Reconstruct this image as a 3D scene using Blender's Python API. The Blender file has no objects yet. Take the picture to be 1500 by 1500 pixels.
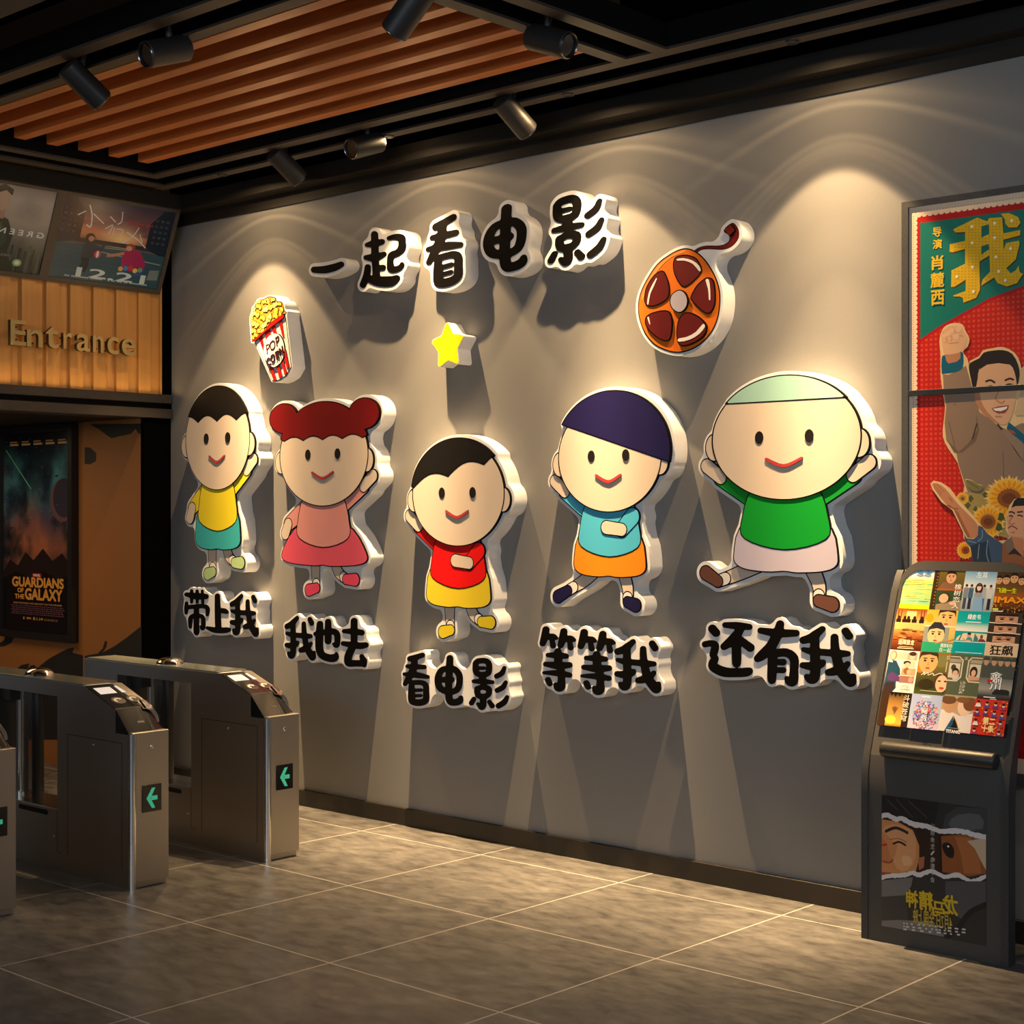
import bpy, math, random
import numpy as np
from mathutils import Vector, Matrix
from mathutils.geometry import tessellate_polygon
random.seed(7)
SC = bpy.context.scene
COL = SC.collection

# ------------------------------------------------------------------ camera model
F_PX, CX, CY = 2318.0, 750.0, 750.0
CAM = Vector((8.626, -6.14, 1.75))
RIGHT = Vector((.7387, .6741, 0)).normalized()
FWD = Vector((-.6741, .7387, 0)).normalized()
UP = Vector((0, 0, 1))

def ray(x, y):
    return RIGHT*((x-CX)/F_PX) + FWD + UP*((CY-y)/F_PX)
def hit(x, y, p0, n):
    d = ray(x, y)
    t = (Vector(p0)-CAM).dot(Vector(n)) / d.dot(Vector(n))
    return CAM + d*t
def atY(x, y, Y): return hit(x, y, (0, Y, 0), (0, 1, 0))
def atX(x, y, X): return hit(x, y, (X, 0, 0), (1, 0, 0))
def atZ(x, y, Z): return hit(x, y, (0, 0, Z), (0, 0, 1))

# ------------------------------------------------------------------ materials
def lin(c):
    r = []
    for v in c[:3]:
        v = v/255.0
        r.append(v/12.92 if v <= .04045 else ((v+.055)/1.055)**2.4)
    return tuple(r)
MATS = {}
def mat(name, rgb, rough=.5, metal=0.0, noise=0.0, scale=40, bump=0.0, spec=.5, emit=None, es=1.0, linear=False):
    if name in MATS: return MATS[name]
    m = bpy.data.materials.new(name); m.use_nodes = True
    nt = m.node_tree; b = nt.nodes['Principled BSDF']
    c = rgb if linear else lin(rgb)
    b.inputs['Base Color'].default_value = (*c, 1)
    b.inputs['Roughness'].default_value = rough
    b.inputs['Metallic'].default_value = metal
    b.inputs['Specular IOR Level'].default_value = spec
    if emit is not None:
        b.inputs['Emission Color'].default_value = (*lin(emit), 1)
        b.inputs['Emission Strength'].default_value = es
    if noise or bump:
        tc = nt.nodes.new('ShaderNodeTexCoord'); n = nt.nodes.new('ShaderNodeTexNoise')
        n.inputs['Scale'].default_value = scale; n.inputs['Detail'].default_value = 4
        nt.links.new(tc.outputs['Object'], n.inputs['Vector'])
        if noise:
            mr = nt.nodes.new('ShaderNodeMapRange')
            mr.inputs['From Min'].default_value = .3; mr.inputs['From Max'].default_value = .7
            mr.inputs['To Min'].default_value = 1-noise; mr.inputs['To Max'].default_value = 1+noise
            nt.links.new(n.outputs['Fac'], mr.inputs['Value'])
            mx = nt.nodes.new('ShaderNodeVectorMath'); mx.operation = 'SCALE'
            mx.inputs[0].default_value = c
            nt.links.new(mr.outputs['Result'], mx.inputs['Scale'])
            nt.links.new(mx.outputs['Vector'], b.inputs['Base Color'])
        if bump:
            bp = nt.nodes.new('ShaderNodeBump'); bp.inputs['Strength'].default_value = bump
            bp.inputs['Distance'].default_value = .01
            nt.links.new(n.outputs['Fac'], bp.inputs['Height'])
            nt.links.new(bp.outputs['Normal'], b.inputs['Normal'])
    MATS[name] = m
    return m
def print_mat(name, rough=.45, emit=0.0, base=1.0):
    if name in MATS: return MATS[name]
    m = bpy.data.materials.new(name); m.use_nodes = True
    nt = m.node_tree; b = nt.nodes['Principled BSDF']
    a = nt.nodes.new('ShaderNodeVertexColor'); a.layer_name = 'Col'
    if base == 1.0:
        nt.links.new(a.outputs['Color'], b.inputs['Base Color'])
    else:
        mx = nt.nodes.new('ShaderNodeVectorMath'); mx.operation = 'SCALE'
        mx.inputs['Scale'].default_value = base
        nt.links.new(a.outputs['Color'], mx.inputs[0])
        nt.links.new(mx.outputs['Vector'], b.inputs['Base Color'])
    b.inputs['Roughness'].default_value = rough
    if emit:
        nt.links.new(a.outputs['Color'], b.inputs['Emission Color'])
        b.inputs['Emission Strength'].default_value = emit
    MATS[name] = m
    return m

# ------------------------------------------------------------------ objects
def tag(o, label=None, cat=None, group=None, kind=None):
    if label: o['label'] = label
    if cat: o['category'] = cat
    if group: o['group'] = group
    if kind: o['kind'] = kind
    return o
def empty(name, loc, label, cat, group=None):
    o = bpy.data.objects.new(name, None); COL.objects.link(o)
    o.location = loc; o.empty_display_size = .05
    return tag(o, label, cat, group)
def link_mesh(name, me, parent=None):
    o = bpy.data.objects.new(name, me); COL.objects.link(o)
    if parent is not None:
        o.parent = parent
        off = Vector((0, 0, 0)); p = parent
        while p is not None:
            off += p.location; p = p.parent
        o.location = -off          # mesh data is kept in world metres
    return o
class MB:
    def __init__(s): s.v, s.f, s.m = [], [], []
    def add(s, vs, fs, mi=0):
        b = len(s.v); s.v += [tuple(v) for v in vs]
        for f in fs: s.f.append([b+i for i in f]); s.m.append(mi)
        return s
    def box(s, a, b, mi=0):
        x0, y0, z0 = [min(a[i], b[i]) for i in range(3)]; x1, y1, z1 = [max(a[i], b[i]) for i in range(3)]
        return s.add([(x0,y0,z0),(x1,y0,z0),(x1,y1,z0),(x0,y1,z0),(x0,y0,z1),(x1,y0,z1),(x1,y1,z1),(x0,y1,z1)],
              [(0,3,2,1),(4,5,6,7),(0,1,5,4),(1,2,6,5),(2,3,7,6),(3,0,4,7)], mi)
    def cyl(s, p0, p1, r0, r1=None, n=24, caps=True, mi=0):
        r1 = r0 if r1 is None else r1
        p0, p1 = Vector(p0), Vector(p1); d = (p1-p0).normalized()
        a = d.orthogonal().normalized(); b = d.cross(a)
        vs = []
        for p, r in ((p0, r0), (p1, r1)):
            for i in range(n):
                t = 2*math.pi*i/n; vs.append(p + a*(r*math.cos(t)) + b*(r*math.sin(t)))
        fs = [(i, (i+1) % n, n+(i+1) % n, n+i) for i in range(n)]
        if caps: fs += [tuple(range(n))[::-1], tuple(range(n, 2*n))]
        return s.add(vs, fs, mi)
    def lathe(s, p0, d, prof, n=28, mi=0):
        """prof: list of (distance along d, radius)"""
        p0 = Vector(p0); d = Vector(d).normalized(); a = d.orthogonal().normalized(); b = d.cross(a)
        vs = []
        for h, r in prof:
            for i in range(n):
                t = 2*math.pi*i/n; vs.append(p0 + d*h + a*(r*math.cos(t)) + b*(r*math.sin(t)))
        fs = []
        for k in range(len(prof)-1):
            for i in range(n):
                j = (i+1) % n
                fs.append((k*n+i, k*n+j, (k+1)*n+j, (k+1)*n+i))
        fs.append(tuple(range(n))[::-1]); k = len(prof)-1
        fs.append(tuple(range(k*n, k*n+n)))
        return s.add(vs, fs, mi)
    def plate(s, loops, O, U, V, N, d0, d1, mi=0, side_mi=None):
        """2D loops (outer + holes) in (u,v), extruded along N from d0 to d1 (d1 = front)"""
        O, U, V, N = Vector(O), Vector(U), Vector(V), Vector(N)
        side_mi = mi if side_mi is None else side_mi
        loops = [l for l in loops if len(l) >= 3]
        if not loops: return s
        tris = tessellate_polygon([[Vector((p[0], p[1], 0)) for p in l] for l in loops])
        flat = [p for l in loops for p in l]; n = len(flat)
        P = lambda p, d: O + U*p[0] + V*p[1] + N*d
        vs = [P(p, d1) for p in flat]
        fs = []
        hand = U.cross(V).dot(N)
        for t in tris:
            a, b, c = [flat[i] for i in t]
            ar = (b[0]-a[0])*(c[1]-a[1]) - (b[1]-a[1])*(c[0]-a[0])
            fs.append(tuple(t) if ar*hand > 0 else tuple(t)[::-1])
        s.add(vs, fs, mi)
        if abs(d1-d0) > 1e-7:
            s.add([P(p, d0) for p in flat], [f[::-1] for f in fs], side_mi)
            k = 0
            for li, l in enumerate(loops):
                m = len(l)
                ar = sum(l[i][0]*l[(i+1) % m][1]-l[(i+1) % m][0]*l[i][1] for i in range(m))
                hole = li > 0 and inside(l[0], loops[0])
                vs = [P(p, d0) for p in l] + [P(p, d1) for p in l]
                q = []
                flip = (ar*hand > 0) == hole
                for i in range(m):
                    j = (i+1) % m
                    f = (i, j, m+j, m+i)
                    q.append(f[::-1] if flip else f)
                s.add(vs, q, side_mi)
        return s
    def build(s, name, mats, parent=None, bevel=0, smooth=30, seg=2):
        me = bpy.data.meshes.new(name)
        me.from_pydata(s.v, [], s.f); 
        mats = mats if isinstance(mats, (list, tuple)) else [mats]
        for m in mats: me.materials.append(m)
        me.polygons.foreach_set('material_index', s.m)
        if smooth:
            me.polygons.foreach_set('use_smooth', [True]*len(s.f))
            me.update()
            try: me.set_sharp_from_angle(angle=math.radians(smooth))
            except Exception: pass
        me.update()
        o = link_mesh(name, me, parent)
        if bevel:
            b = o.modifiers.new('Bevel', 'BEVEL'); b.width = bevel; b.segments = seg
            b.limit_method = 'ANGLE'; b.angle_limit = math.radians(40)
        return o
def struct(o): o['kind'] = 'structure'; return o

def inside(p, loop):
    x, y = p[0], p[1]; c = False; n = len(loop)
    for i in range(n):
        x0, y0 = loop[i][:2]; x1, y1 = loop[(i+1) % n][:2]
        if (y0 > y) != (y1 > y) and x < (x1-x0)*(y-y0)/(y1-y0)+x0: c = not c
    return c
def area(l):
    n = len(l); return .5*sum(l[i][0]*l[(i+1) % n][1]-l[(i+1) % n][0]*l[i][1] for i in range(n))

# ------------------------------------------------------------------ signed distance shapes
def catmull(pts, n=5, closed=False):
    P = [tuple(map(float, p)) for p in pts]; m = len(P)
    if m < 3: 
        return P
    out = []
    rng = range(m) if closed else range(m-1)
    for i in rng:
        if closed: a, b, c, d = P[i-1], P[i], P[(i+1) % m], P[(i+2) % m]
        else: a, b, c, d = P[max(i-1, 0)], P[i], P[i+1], P[min(i+2, m-1)]
        for k in range(n):
            t = k/n
            out.append(tuple(.5*((2*b[j]) + (c[j]-a[j])*t + (2*a[j]-5*b[j]+4*c[j]-d[j])*t*t + (3*b[j]-a[j]-3*c[j]+d[j])*t**3) for j in range(len(b))))
    if not closed: out.append(P[-1])
    return out
def sd_stroke(X, Y, pts, smooth=True):
    pts = catmull(pts, 4) if smooth else pts
    if len(pts) == 1: pts = [pts[0], pts[0]]
    d = np.full(X.shape, 1e9)
    for (x0, y0, r0), (x1, y1, r1) in zip(pts[:-1], pts[1:]):
        dx, dy = x1-x0, y1-y0; L = dx*dx+dy*dy+1e-12
        t = np.clip(((X-x0)*dx+(Y-y0)*dy)/L, 0, 1)
        d = np.minimum(d, np.hypot(X-x0-t*dx, Y-y0-t*dy)-(r0+(r1-r0)*t))
    return d
def sd_poly(X, Y, pts):
    d = np.full(X.shape, 1e18); s = np.zeros(X.shape, bool); n = len(pts)
    for i in range(n):
        x0, y0 = pts[i][:2]; x1, y1 = pts[(i+1) % n][:2]
        dx, dy = x1-x0, y1-y0; L = dx*dx+dy*dy+1e-14
        t = np.clip(((X-x0)*dx+(Y-y0)*dy)/L, 0, 1)
        d = np.minimum(d, (X-x0-t*dx)**2+(Y-y0-t*dy)**2)
        if y0 != y1:
            s ^= ((y0 > Y) != (y1 > Y)) & (X < dx*(Y-y0)/dy+x0)
    d = np.sqrt(d)
    return np.where(s, -d, d)
def smin(a, b, k):
    if k <= 0: return np.minimum(a, b)
    h = np.clip(.5+.5*(b-a)/k, 0, 1)
    return b*(1-h)+a*h - k*h*(1-h)
def grid(x0, x1, y0, y1, st):
    xs = np.arange(x0, x1+st, st); ys = np.arange(y0, y1+st, st)
    return np.meshgrid(xs, ys)
def contour(X, Y, D, lev=0.0):
    """marching squares -> list of closed loops"""
    D = D-lev; D = np.where(np.abs(D) < 1e-9, 1e-9, D)
    I = D < 0; ny, nx = D.shape
    pt = {}
    def ex(i, j):      # horizontal edge (i,j)-(i,j+1)
        k = ('h', i, j)
        if k not in pt:
            t = D[i, j]/(D[i, j]-D[i, j+1]); pt[k] = (float(X[i, j]+t*(X[i, j+1]-X[i, j])), float(Y[i, j]))
        return k
    def ey(i, j):
        k = ('v', i, j)
        if k not in pt:
            t = D[i, j]/(D[i, j]-D[i+1, j]); pt[k] = (float(X[i, j]), float(Y[i, j]+t*(Y[i+1, j]-Y[i, j])))
        return k
    c = I[:-1, :-1]*1+I[:-1, 1:]*2+I[1:, 1:]*4+I[1:, :-1]*8
    nxt = {}
    for i, j in zip(*np.nonzero((c > 0) & (c < 15))):
        k = int(c[i, j]); i = int(i); j = int(j)
        b, r, t, l = ('b', 'r', 't', 'l')
        E = {'b': lambda: ex(i, j), 't': lambda: ex(i+1, j), 'l': lambda: ey(i, j), 'r': lambda: ey(i, j+1)}
        S = {1: 'lb', 2: 'br', 3: 'lr', 4: 'rt', 6: 'bt', 7: 'lt', 8: 'tl', 9: 'tb', 11: 'tr', 12: 'rl', 13: 'rb', 14: 'bl', 5: 'lbrt', 10: 'brtl'}[k]
        for q in range(0, len(S), 2): nxt[E[S[q]]()] = E[S[q+1]]()
    loops = []
    while nxt:
        k0 = next(iter(nxt)); k = k0; l = []
        while k in nxt:
            l.append(pt[k]); k = nxt.pop(k)
        # drop near-duplicate points
        o = []
        for p in l:
            if not o or abs(p[0]-o[-1][0])+abs(p[1]-o[-1][1]) > 1e-6: o.append(p)
        if len(o) > 5: loops.append(o)
    loops.sort(key=lambda l: -abs(area(l)))
    return loops
def outer_only(loops):
    out = []
    for l in loops:
        if not any(inside(l[0], q) for q in out): out.append(l)
    return out
def group_islands(loops):
    """split loops into [outer, holes...] groups"""
    outs = []
    for l in loops:
        dep = [g for g in outs if inside(l[0], g[0])]
        if dep and not any(inside(l[0], h) for g in dep for h in g[1:]): dep[0].append(l)
        else: outs.append([l])
    return outs
def board_outline(polys, off, close, st=.006):
    """outer outline at distance off around polygons, concave corners closed"""
    P = [p for l in polys for p in l]; m = off+close+.03
    x0, x1 = min(p[0] for p in P)-m, max(p[0] for p in P)+m; y0, y1 = min(p[1] for p in P)-m, max(p[1] for p in P)+m
    X, Y = grid(x0, x1, y0, y1, st)
    d = np.full(X.shape, 1e9)
    for l in polys: d = np.minimum(d, sd_poly(X, Y, l))
    o = outer_only(contour(X, Y, d, off+close))
    d2 = np.full(X.shape, 1e9)
    for l in o: d2 = np.minimum(d2, sd_poly(X, Y, l))
    return outer_only(contour(X, Y, d2, -close))
def glyph_loops(strokes, st, k):
    P = [p for s in strokes for p in s]; R = max(p[2] for p in P)+6*st
    X, Y = grid(min(p[0] for p in P)-R, max(p[0] for p in P)+R, min(p[1] for p in P)-R, max(p[1] for p in P)+R, st)
    d = None
    for s in strokes:
        e = sd_stroke(X, Y, s)
        d = e if d is None else smin(d, e, k)
    return contour(X, Y, d)

# ------------------------------------------------------------------ flat printed pictures
class Art:
    """coloured shapes printed on a plane, one mesh, colours in a colour attribute"""
    STEP = .00004
    def __init__(s, O, U, V, clip=None):
        s.O, s.U, s.V = Vector(O), Vector(U).normalized(), Vector(V).normalized()
        s.N = s.U.cross(s.V); s.v, s.f, s.c, s.L = [], [], [], 0
        s.clip = clip
        s.zs = None
    def px(s, pts):
        """picture pixels -> (u, v); with s.zs=(scale,ox,oy) the points are in a zoomed crop"""
        out = []
        for p in pts:
            x, y = p[0], p[1]
            if s.zs: x, y = x/s.zs[0]+s.zs[1], y/s.zs[0]+s.zs[2]
            h = hit(x, y, s.O, s.N)-s.O
            out.append((h.dot(s.U), h.dot(s.V)))
        return out
    def _clip(s, pts):
        if not s.clip: return pts
        u0, v0, u1, v1 = s.clip
        for ax, lim, sg in ((0, u0, 1), (0, u1, -1), (1, v0, 1), (1, v1, -1)):
            out = []; n = len(pts)
            for i in range(n):
                a, b = pts[i], pts[(i+1) % n]; ia, ib = (a[ax]-lim)*sg >= 0, (b[ax]-lim)*sg >= 0
                if ia: out.append(a)
                if ia != ib:
                    t = (lim-a[ax])/(b[ax]-a[ax]); out.append(tuple(a[k]+t*(b[k]-a[k]) for k in range(2)))
            pts = out
            if len(pts) < 3: return []
        return pts
    def _emit(s, pts, tris, cols, keep=False):
        b = len(s.v); d = s.L*s.STEP
        s.v += [s.O+s.U*p[0]+s.V*p[1]+s.N*d for p in pts]
        s.f += [tuple(b+i for i in t) for t in tris]; s.c += cols
        if not keep: s.L += 1
    def poly(s, pts, col, keep=False):
        pts = s._clip([(p[0], p[1]) for p in pts])
        if len(pts) < 3: return s
        tr = tessellate_polygon([[Vector((p[0], p[1], 0)) for p in pts]])
        o = []
        for t in tr:
            a, b, c = [pts[i] for i in t]
            ar = (b[0]-a[0])*(c[1]-a[1])-(b[1]-a[1])*(c[0]-a[0])
            o.append(t if ar > 0 else t[::-1])
        s._emit(pts, o, [lin(col)]*len(pts), keep); return s
    def ppx(s, pts, col, smooth=0, keep=False):
        return s.poly(s.px(catmull(pts, smooth, True) if smooth else pts), col, keep)
    def rect(s, u0, v0, u1, v1, col, keep=False): return s.poly([(u0, v0), (u1, v0), (u1, v1), (u0, v1)], col, keep)
    def grad(s, u0, v0, u1, v1, stops):
        """vertical bands (v fraction 0..1, colour) blended"""
        vs, cs = [], []
        for t, c in stops:
            v = v0+(v1-v0)*t; vs += [(u0, v), (u1, v)]; cs += [lin(c)]*2
        fs = [(2*i, 2*i+1, 2*i+3, 2*i+2) for i in range(len(stops)-1)]
        s._emit(vs, fs, cs); return s
    def ell(s, u, v, a, b, col, n=24, rot=0, keep=False):
        c, q = math.cos(rot), math.sin(rot)
        P = []
        for i in range(n):
            t = 2*math.pi*i/n; x, y = a*math.cos(t), b*math.sin(t); P.append((u+x*c-y*q, v+x*q+y*c))
        return s.poly(P, col, keep)
    def blob(s, u, v, a, b, col, edge, n=24):
        """soft patch: centre colour fading to edge colour"""
        P = [(u, v)]+[(u+a*math.cos(2*math.pi*i/n), v+b*math.sin(2*math.pi*i/n)) for i in range(n)]
        if s.clip: P = [(min(max(p[0], s.clip[0]), s.clip[2]), min(max(p[1], s.clip[1]), s.clip[3])) for p in P]
        s._emit(P, [(0, 1+i, 1+(i+1) % n) for i in range(n)], [lin(col)]+[lin(edge)]*n); return s
    def line(s, pts, w, col, smooth=4):
        P = catmull(pts, smooth) if len(pts) > 2 and smooth else pts
        L, R = [], []
        for i, p in enumerate(P):
            a, b = P[max(i-1, 0)], P[min(i+1, len(P)-1)]
            dx, dy = b[0]-a[0], b[1]-a[1]; q = math.hypot(dx, dy) or 1
            ww = w if len(p) < 3 else p[2]
            L.append((p[0]-dy/q*ww/2, p[1]+dx/q*ww/2)); R.append((p[0]+dy/q*ww/2, p[1]-dx/q*ww/2))
        for i in range(len(P)-1):
            s.poly([R[i], R[i+1], L[i+1], L[i]], col, keep=True)
        s.L += 1; return s
    def lpx(s, pts, w, col, smooth=4): return s.line(s.px(pts), w, col, smooth)
    def text(s, body, u0, v0, u1, v1, col, bold=0.0, mirror=False):
        vs, fs = text_mesh(body, 0.0)
        x0, x1 = min(v[0] for v in vs), max(v[0] for v in vs); y0, y1 = min(v[1] for v in vs), max(v[1] for v in vs)
        P = []
        for x, y in vs:
            a = (x-x0)/(x1-x0 or 1); b = (y-y0)/(y1-y0 or 1)
            if mirror: a = 1-a
            P.append((u0+(u1-u0)*a, v0+(v1-v0)*b))
        F = [f[::-1] for f in fs] if mirror else fs
        s._emit(P, F, [lin(col)]*len(P))
        bu, bv = bold*(u1-u0)/(x1-x0 or 1), bold*(v1-v0)/(y1-y0 or 1)
        if bold:
            for k in range(6):
                th = k*math.pi/3; s._emit([(p[0]+bu*math.cos(th), p[1]+bv*math.sin(th)) for p in P], F, [lin(col)]*len(P))
        s.L += 1; return s
    def field(s, u0, v0, u1, v1, nx, ny, fn):
        """smooth picture: fn(x 0..1, y 0..1 upward) -> colour"""
        vs = [(u0+(u1-u0)*i/nx, v0+(v1-v0)*j/ny) for j in range(ny+1) for i in range(nx+1)]
        cs = [lin([min(max(c, 0), 255) for c in fn(i/nx, j/ny)]) for j in range(ny+1) for i in range(nx+1)]
        fs = [(j*(nx+1)+i, j*(nx+1)+i+1, (j+1)*(nx+1)+i+1, (j+1)*(nx+1)+i) for j in range(ny) for i in range(nx)]
        s._emit(vs, fs, cs); return s
    def build(s, name, m, parent=None):
        me = bpy.data.meshes.new(name)
        me.from_pydata([tuple(v) for v in s.v], [], s.f); me.materials.append(m)
        ca = me.color_attributes.new('Col', 'FLOAT_COLOR', 'POINT')
        ca.data.foreach_set('color', [x for c in s.c for x in (*c, 1.0)])
        me.update()
        return link_mesh(name, me, parent)
def vnoise(x, y, seed=0):
    def h(i, j):
        n = math.sin(i*127.1+j*311.7+seed*74.7)*43758.5453; return n-math.floor(n)
    i, j = math.floor(x), math.floor(y); f, g = x-i, y-j; f = f*f*(3-2*f); g = g*g*(3-2*g)
    return (h(i, j)*(1-f)+h(i+1, j)*f)*(1-g)+(h(i, j+1)*(1-f)+h(i+1, j+1)*f)*g
def fbm(x, y, seed=0, o=4):
    return sum(vnoise(x*2**k, y*2**k, seed+k)/2**(k+1) for k in range(o))
def mixc(a, b, t):
    t = min(max(t, 0), 1); return tuple(a[i]+(b[i]-a[i])*t for i in range(3))
def rampc(stops, t):
    for (t0, c0), (t1, c1) in zip(stops[:-1], stops[1:]):
        if t <= t1: return mixc(c0, c1, (t-t0)/(t1-t0) if t1 > t0 else 0)
    return stops[-1][1]
_TX = {}
def text_mesh(body, bold=0.0):
    k = (body, bold)
    if k not in _TX:
        c = bpy.data.curves.new('tmp', 'FONT'); c.body = body; c.offset = bold; c.resolution_u = 4; c.fill_mode = 'FRONT'
        o = bpy.data.objects.new('tmp', c); COL.objects.link(o)
        bpy.context.view_layer.update()
        me = bpy.data.meshes.new_from_object(o.evaluated_get(bpy.context.evaluated_depsgraph_get()))
        vs = [(v.co.x, v.co.y) for v in me.vertices]; fs = []
        for p in me.polygons:
            t = tuple(p.vertices); a, b, c2 = [vs[i] for i in t[:3]]
            ar = sum(vs[t[i]][0]*vs[t[(i+1) % len(t)]][1]-vs[t[(i+1) % len(t)]][0]*vs[t[i]][1] for i in range(len(t)))
            fs.append(t if ar > 0 else t[::-1])
        bpy.data.objects.remove(o); bpy.data.curves.remove(c); bpy.data.meshes.remove(me)
        _TX[k] = (vs, fs)
    return _TX[k]
WALLW, LEDW, PASSW, FILLW, FILLW2, WORLDS, EXPO = 108, 3.4, 20, 255, 50, .16, 0.0
# ================================================================== materials
M_wall = mat('wall_paint', (.205, .201, .197), .62, noise=.10, scale=260, bump=.06, spec=.3, linear=True)
M_black = mat('black_ceiling_paint', (.002, .002, .002), .9, spec=.0, linear=True)
M_trim = mat('dark_brown_trim', (.012, .010, .008), .6, spec=.3, linear=True)
M_frame = mat('speckled_dark_metal', (.052, .042, .034), .5, noise=.6, scale=420, spec=.4, linear=True)
M_chan = mat('black_channel', (.003, .003, .003), .8, spec=.1, linear=True)
M_base = mat('baseboard_brown', (.014, .010, .007), .5, linear=True)
M_foam = mat('white_foam_board', (.74, .75, .77), .5, linear=True)
M_ink = mat('black_acrylic', (.002, .0015, .0015), .6, spec=.08, linear=True)
M_steel = mat('brushed_steel', (.46, .43, .39), .37, 1.0, noise=.06, scale=300, linear=True)
M_chrome = mat('polished_chrome', (.75, .74, .73), .14, 1.0, linear=True)
M_blackgloss = mat('black_gloss_panel', (.008, .008, .009), .12, linear=True)
M_seam = mat('dark_seam', (.004, .004, .004), .6, linear=True)
M_spot = mat('black_lamp_metal', (.022, .020, .019), .45, noise=.3, scale=300, linear=True)

def wood(name, rgb, axis, rough=.4, var=.16):
    m = bpy.data.materials.new(name); m.use_nodes = True; nt = m.node_tree; b = nt.nodes['Principled BSDF']
    tc = nt.nodes.new('ShaderNodeTexCoord'); mp = nt.nodes.new('ShaderNodeMapping'); n = nt.nodes.new('ShaderNodeTexNoise')
    sc = [40, 40, 40]; sc[axis] = 1.6
    mp.inputs['Scale'].default_value = sc; n.inputs['Scale'].default_value = 1.0; n.inputs['Detail'].default_value = 5
    nt.links.new(tc.outputs['Object'], mp.inputs['Vector']); nt.links.new(mp.outputs['Vector'], n.inputs['Vector'])
    cr = nt.nodes.new('ShaderNodeValToRGB')
    cr.color_ramp.elements[0].position = .3; cr.color_ramp.elements[0].color = (*[c*(1-var) for c in rgb], 1)
    cr.color_ramp.elements[1].position = .7; cr.color_ramp.elements[1].color = (*[min(c*(1+var), 1) for c in rgb], 1)
    nt.links.new(n.outputs['Fac'], cr.inputs['Fac']); nt.links.new(cr.outputs['Color'], b.inputs['Base Color'])
    b.inputs['Roughness'].default_value = rough
    return m
M_slat = wood('orange_brown_wood', (.55, .19, .052), 0, .33)
M_panel = wood('golden_wood_panel', (.56, .27, .072), 2, .45, .10)

def floor_mat():
    m = bpy.data.materials.new('stone_floor_tiles'); m.use_nodes = True; nt = m.node_tree; b = nt.nodes['Principled BSDF']
    L = nt.links.new; N = nt.nodes.new
    g = N('ShaderNodeNewGeometry'); sp = N('ShaderNodeSeparateXYZ'); L(g.outputs['Position'], sp.inputs[0])
    p = atZ(278.5, 1351, 0)
    def mth(op, a, bb=None):
        n = N('ShaderNodeMath'); n.operation = op
        for i, v in ((0, a), (1, bb)):
            if v is None: continue
            if isinstance(v, (int, float)): n.inputs[i].default_value = v
            else: L(v, n.inputs[i])
        return n.outputs[0]
    T = .9; ms = []
    for out, ph in ((sp.outputs['X'], p.x), (sp.outputs['Y'], p.y)):
        a = mth('ADD', out, -ph+T*50); a = mth('DIVIDE', a, T); a = mth('FRACT', a)
        a = mth('SUBTRACT', a, .5); a = mth('ABSOLUTE', a); a = mth('SUBTRACT', .5, a)
        ms.append(mth('LESS_THAN', a, .0042))
    mask = mth('MAXIMUM', ms[0], ms[1])
    n1 = N('ShaderNodeTexNoise'); n1.inputs['Scale'].default_value = 6.5; n1.inputs['Detail'].default_value = 9; n1.inputs['Roughness'].default_value = .66
    mp = N('ShaderNodeMapping'); mp.inputs['Scale'].default_value = (1.0, 2.0, 1); mp.inputs['Rotation'].default_value = (0, 0, .5)
    L(g.outputs['Position'], mp.inputs['Vector']); L(mp.outputs['Vector'], n1.inputs['Vector'])
    cr = N('ShaderNodeValToRGB'); e = cr.color_ramp.elements
    e[0].position = .34; e[0].color = (.047, .045, .045, 1); e[1].position = .68; e[1].color = (.120, .115, .111, 1)
    L(n1.outputs['Fac'], cr.inputs['Fac'])
    mx = N('ShaderNodeMix'); mx.data_type = 'RGBA'
    L(mask, mx.inputs[0]); L(cr.outputs['Color'], mx.inputs[6]); mx.inputs[7].default_value = (.31, .29, .27, 1)
    L(mx.outputs[2], b.inputs['Base Color'])
    rr = N('ShaderNodeMapRange'); rr.inputs['To Min'].default_value = .30; rr.inputs['To Max'].default_value = .46
    L(n1.outputs['Fac'], rr.inputs['Value']); L(rr.outputs['Result'], b.inputs['Roughness'])
    b.inputs['Specular IOR Level'].default_value = .45
    return m

# ================================================================== room shell
H = 4.25
X1 = 10.5
struct(MB().box((-6, -11, -.08), (X1, .16, 0)).build('floor', floor_mat(), smooth=0))
struct(MB().box((-.16, 0, 0), (X1, .16, H)).build('wall_back', M_wall, smooth=0))
struct(MB().box((-.16, -11, H), (X1, .16, H+.1)).build('ceiling', M_black, smooth=0))
struct(MB().box((0, -.022, 0), (X1, 0, .095)).build('baseboard_back', M_base, bevel=.003))
# crown trims along the grey wall and along the fascia over the entrance
struct(MB().box((0, -.12, 3.676), (X1, 0, 3.767)).build('trim_1', M_trim))
struct(MB().box((.0, -.014, 3.600), (X1, 0, 3.676)).build('trim_50', M_trim))  # thin dark strip on the wall, directly below the crown
struct(MB().box((.0, -.006, 3.767), (X1, 0, H)).build('trim_51', M_black, smooth=0))
struct(MB().box((0, -4.6, 3.676), (.29, -.12, 3.767)).build('trim_2', M_trim))
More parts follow.
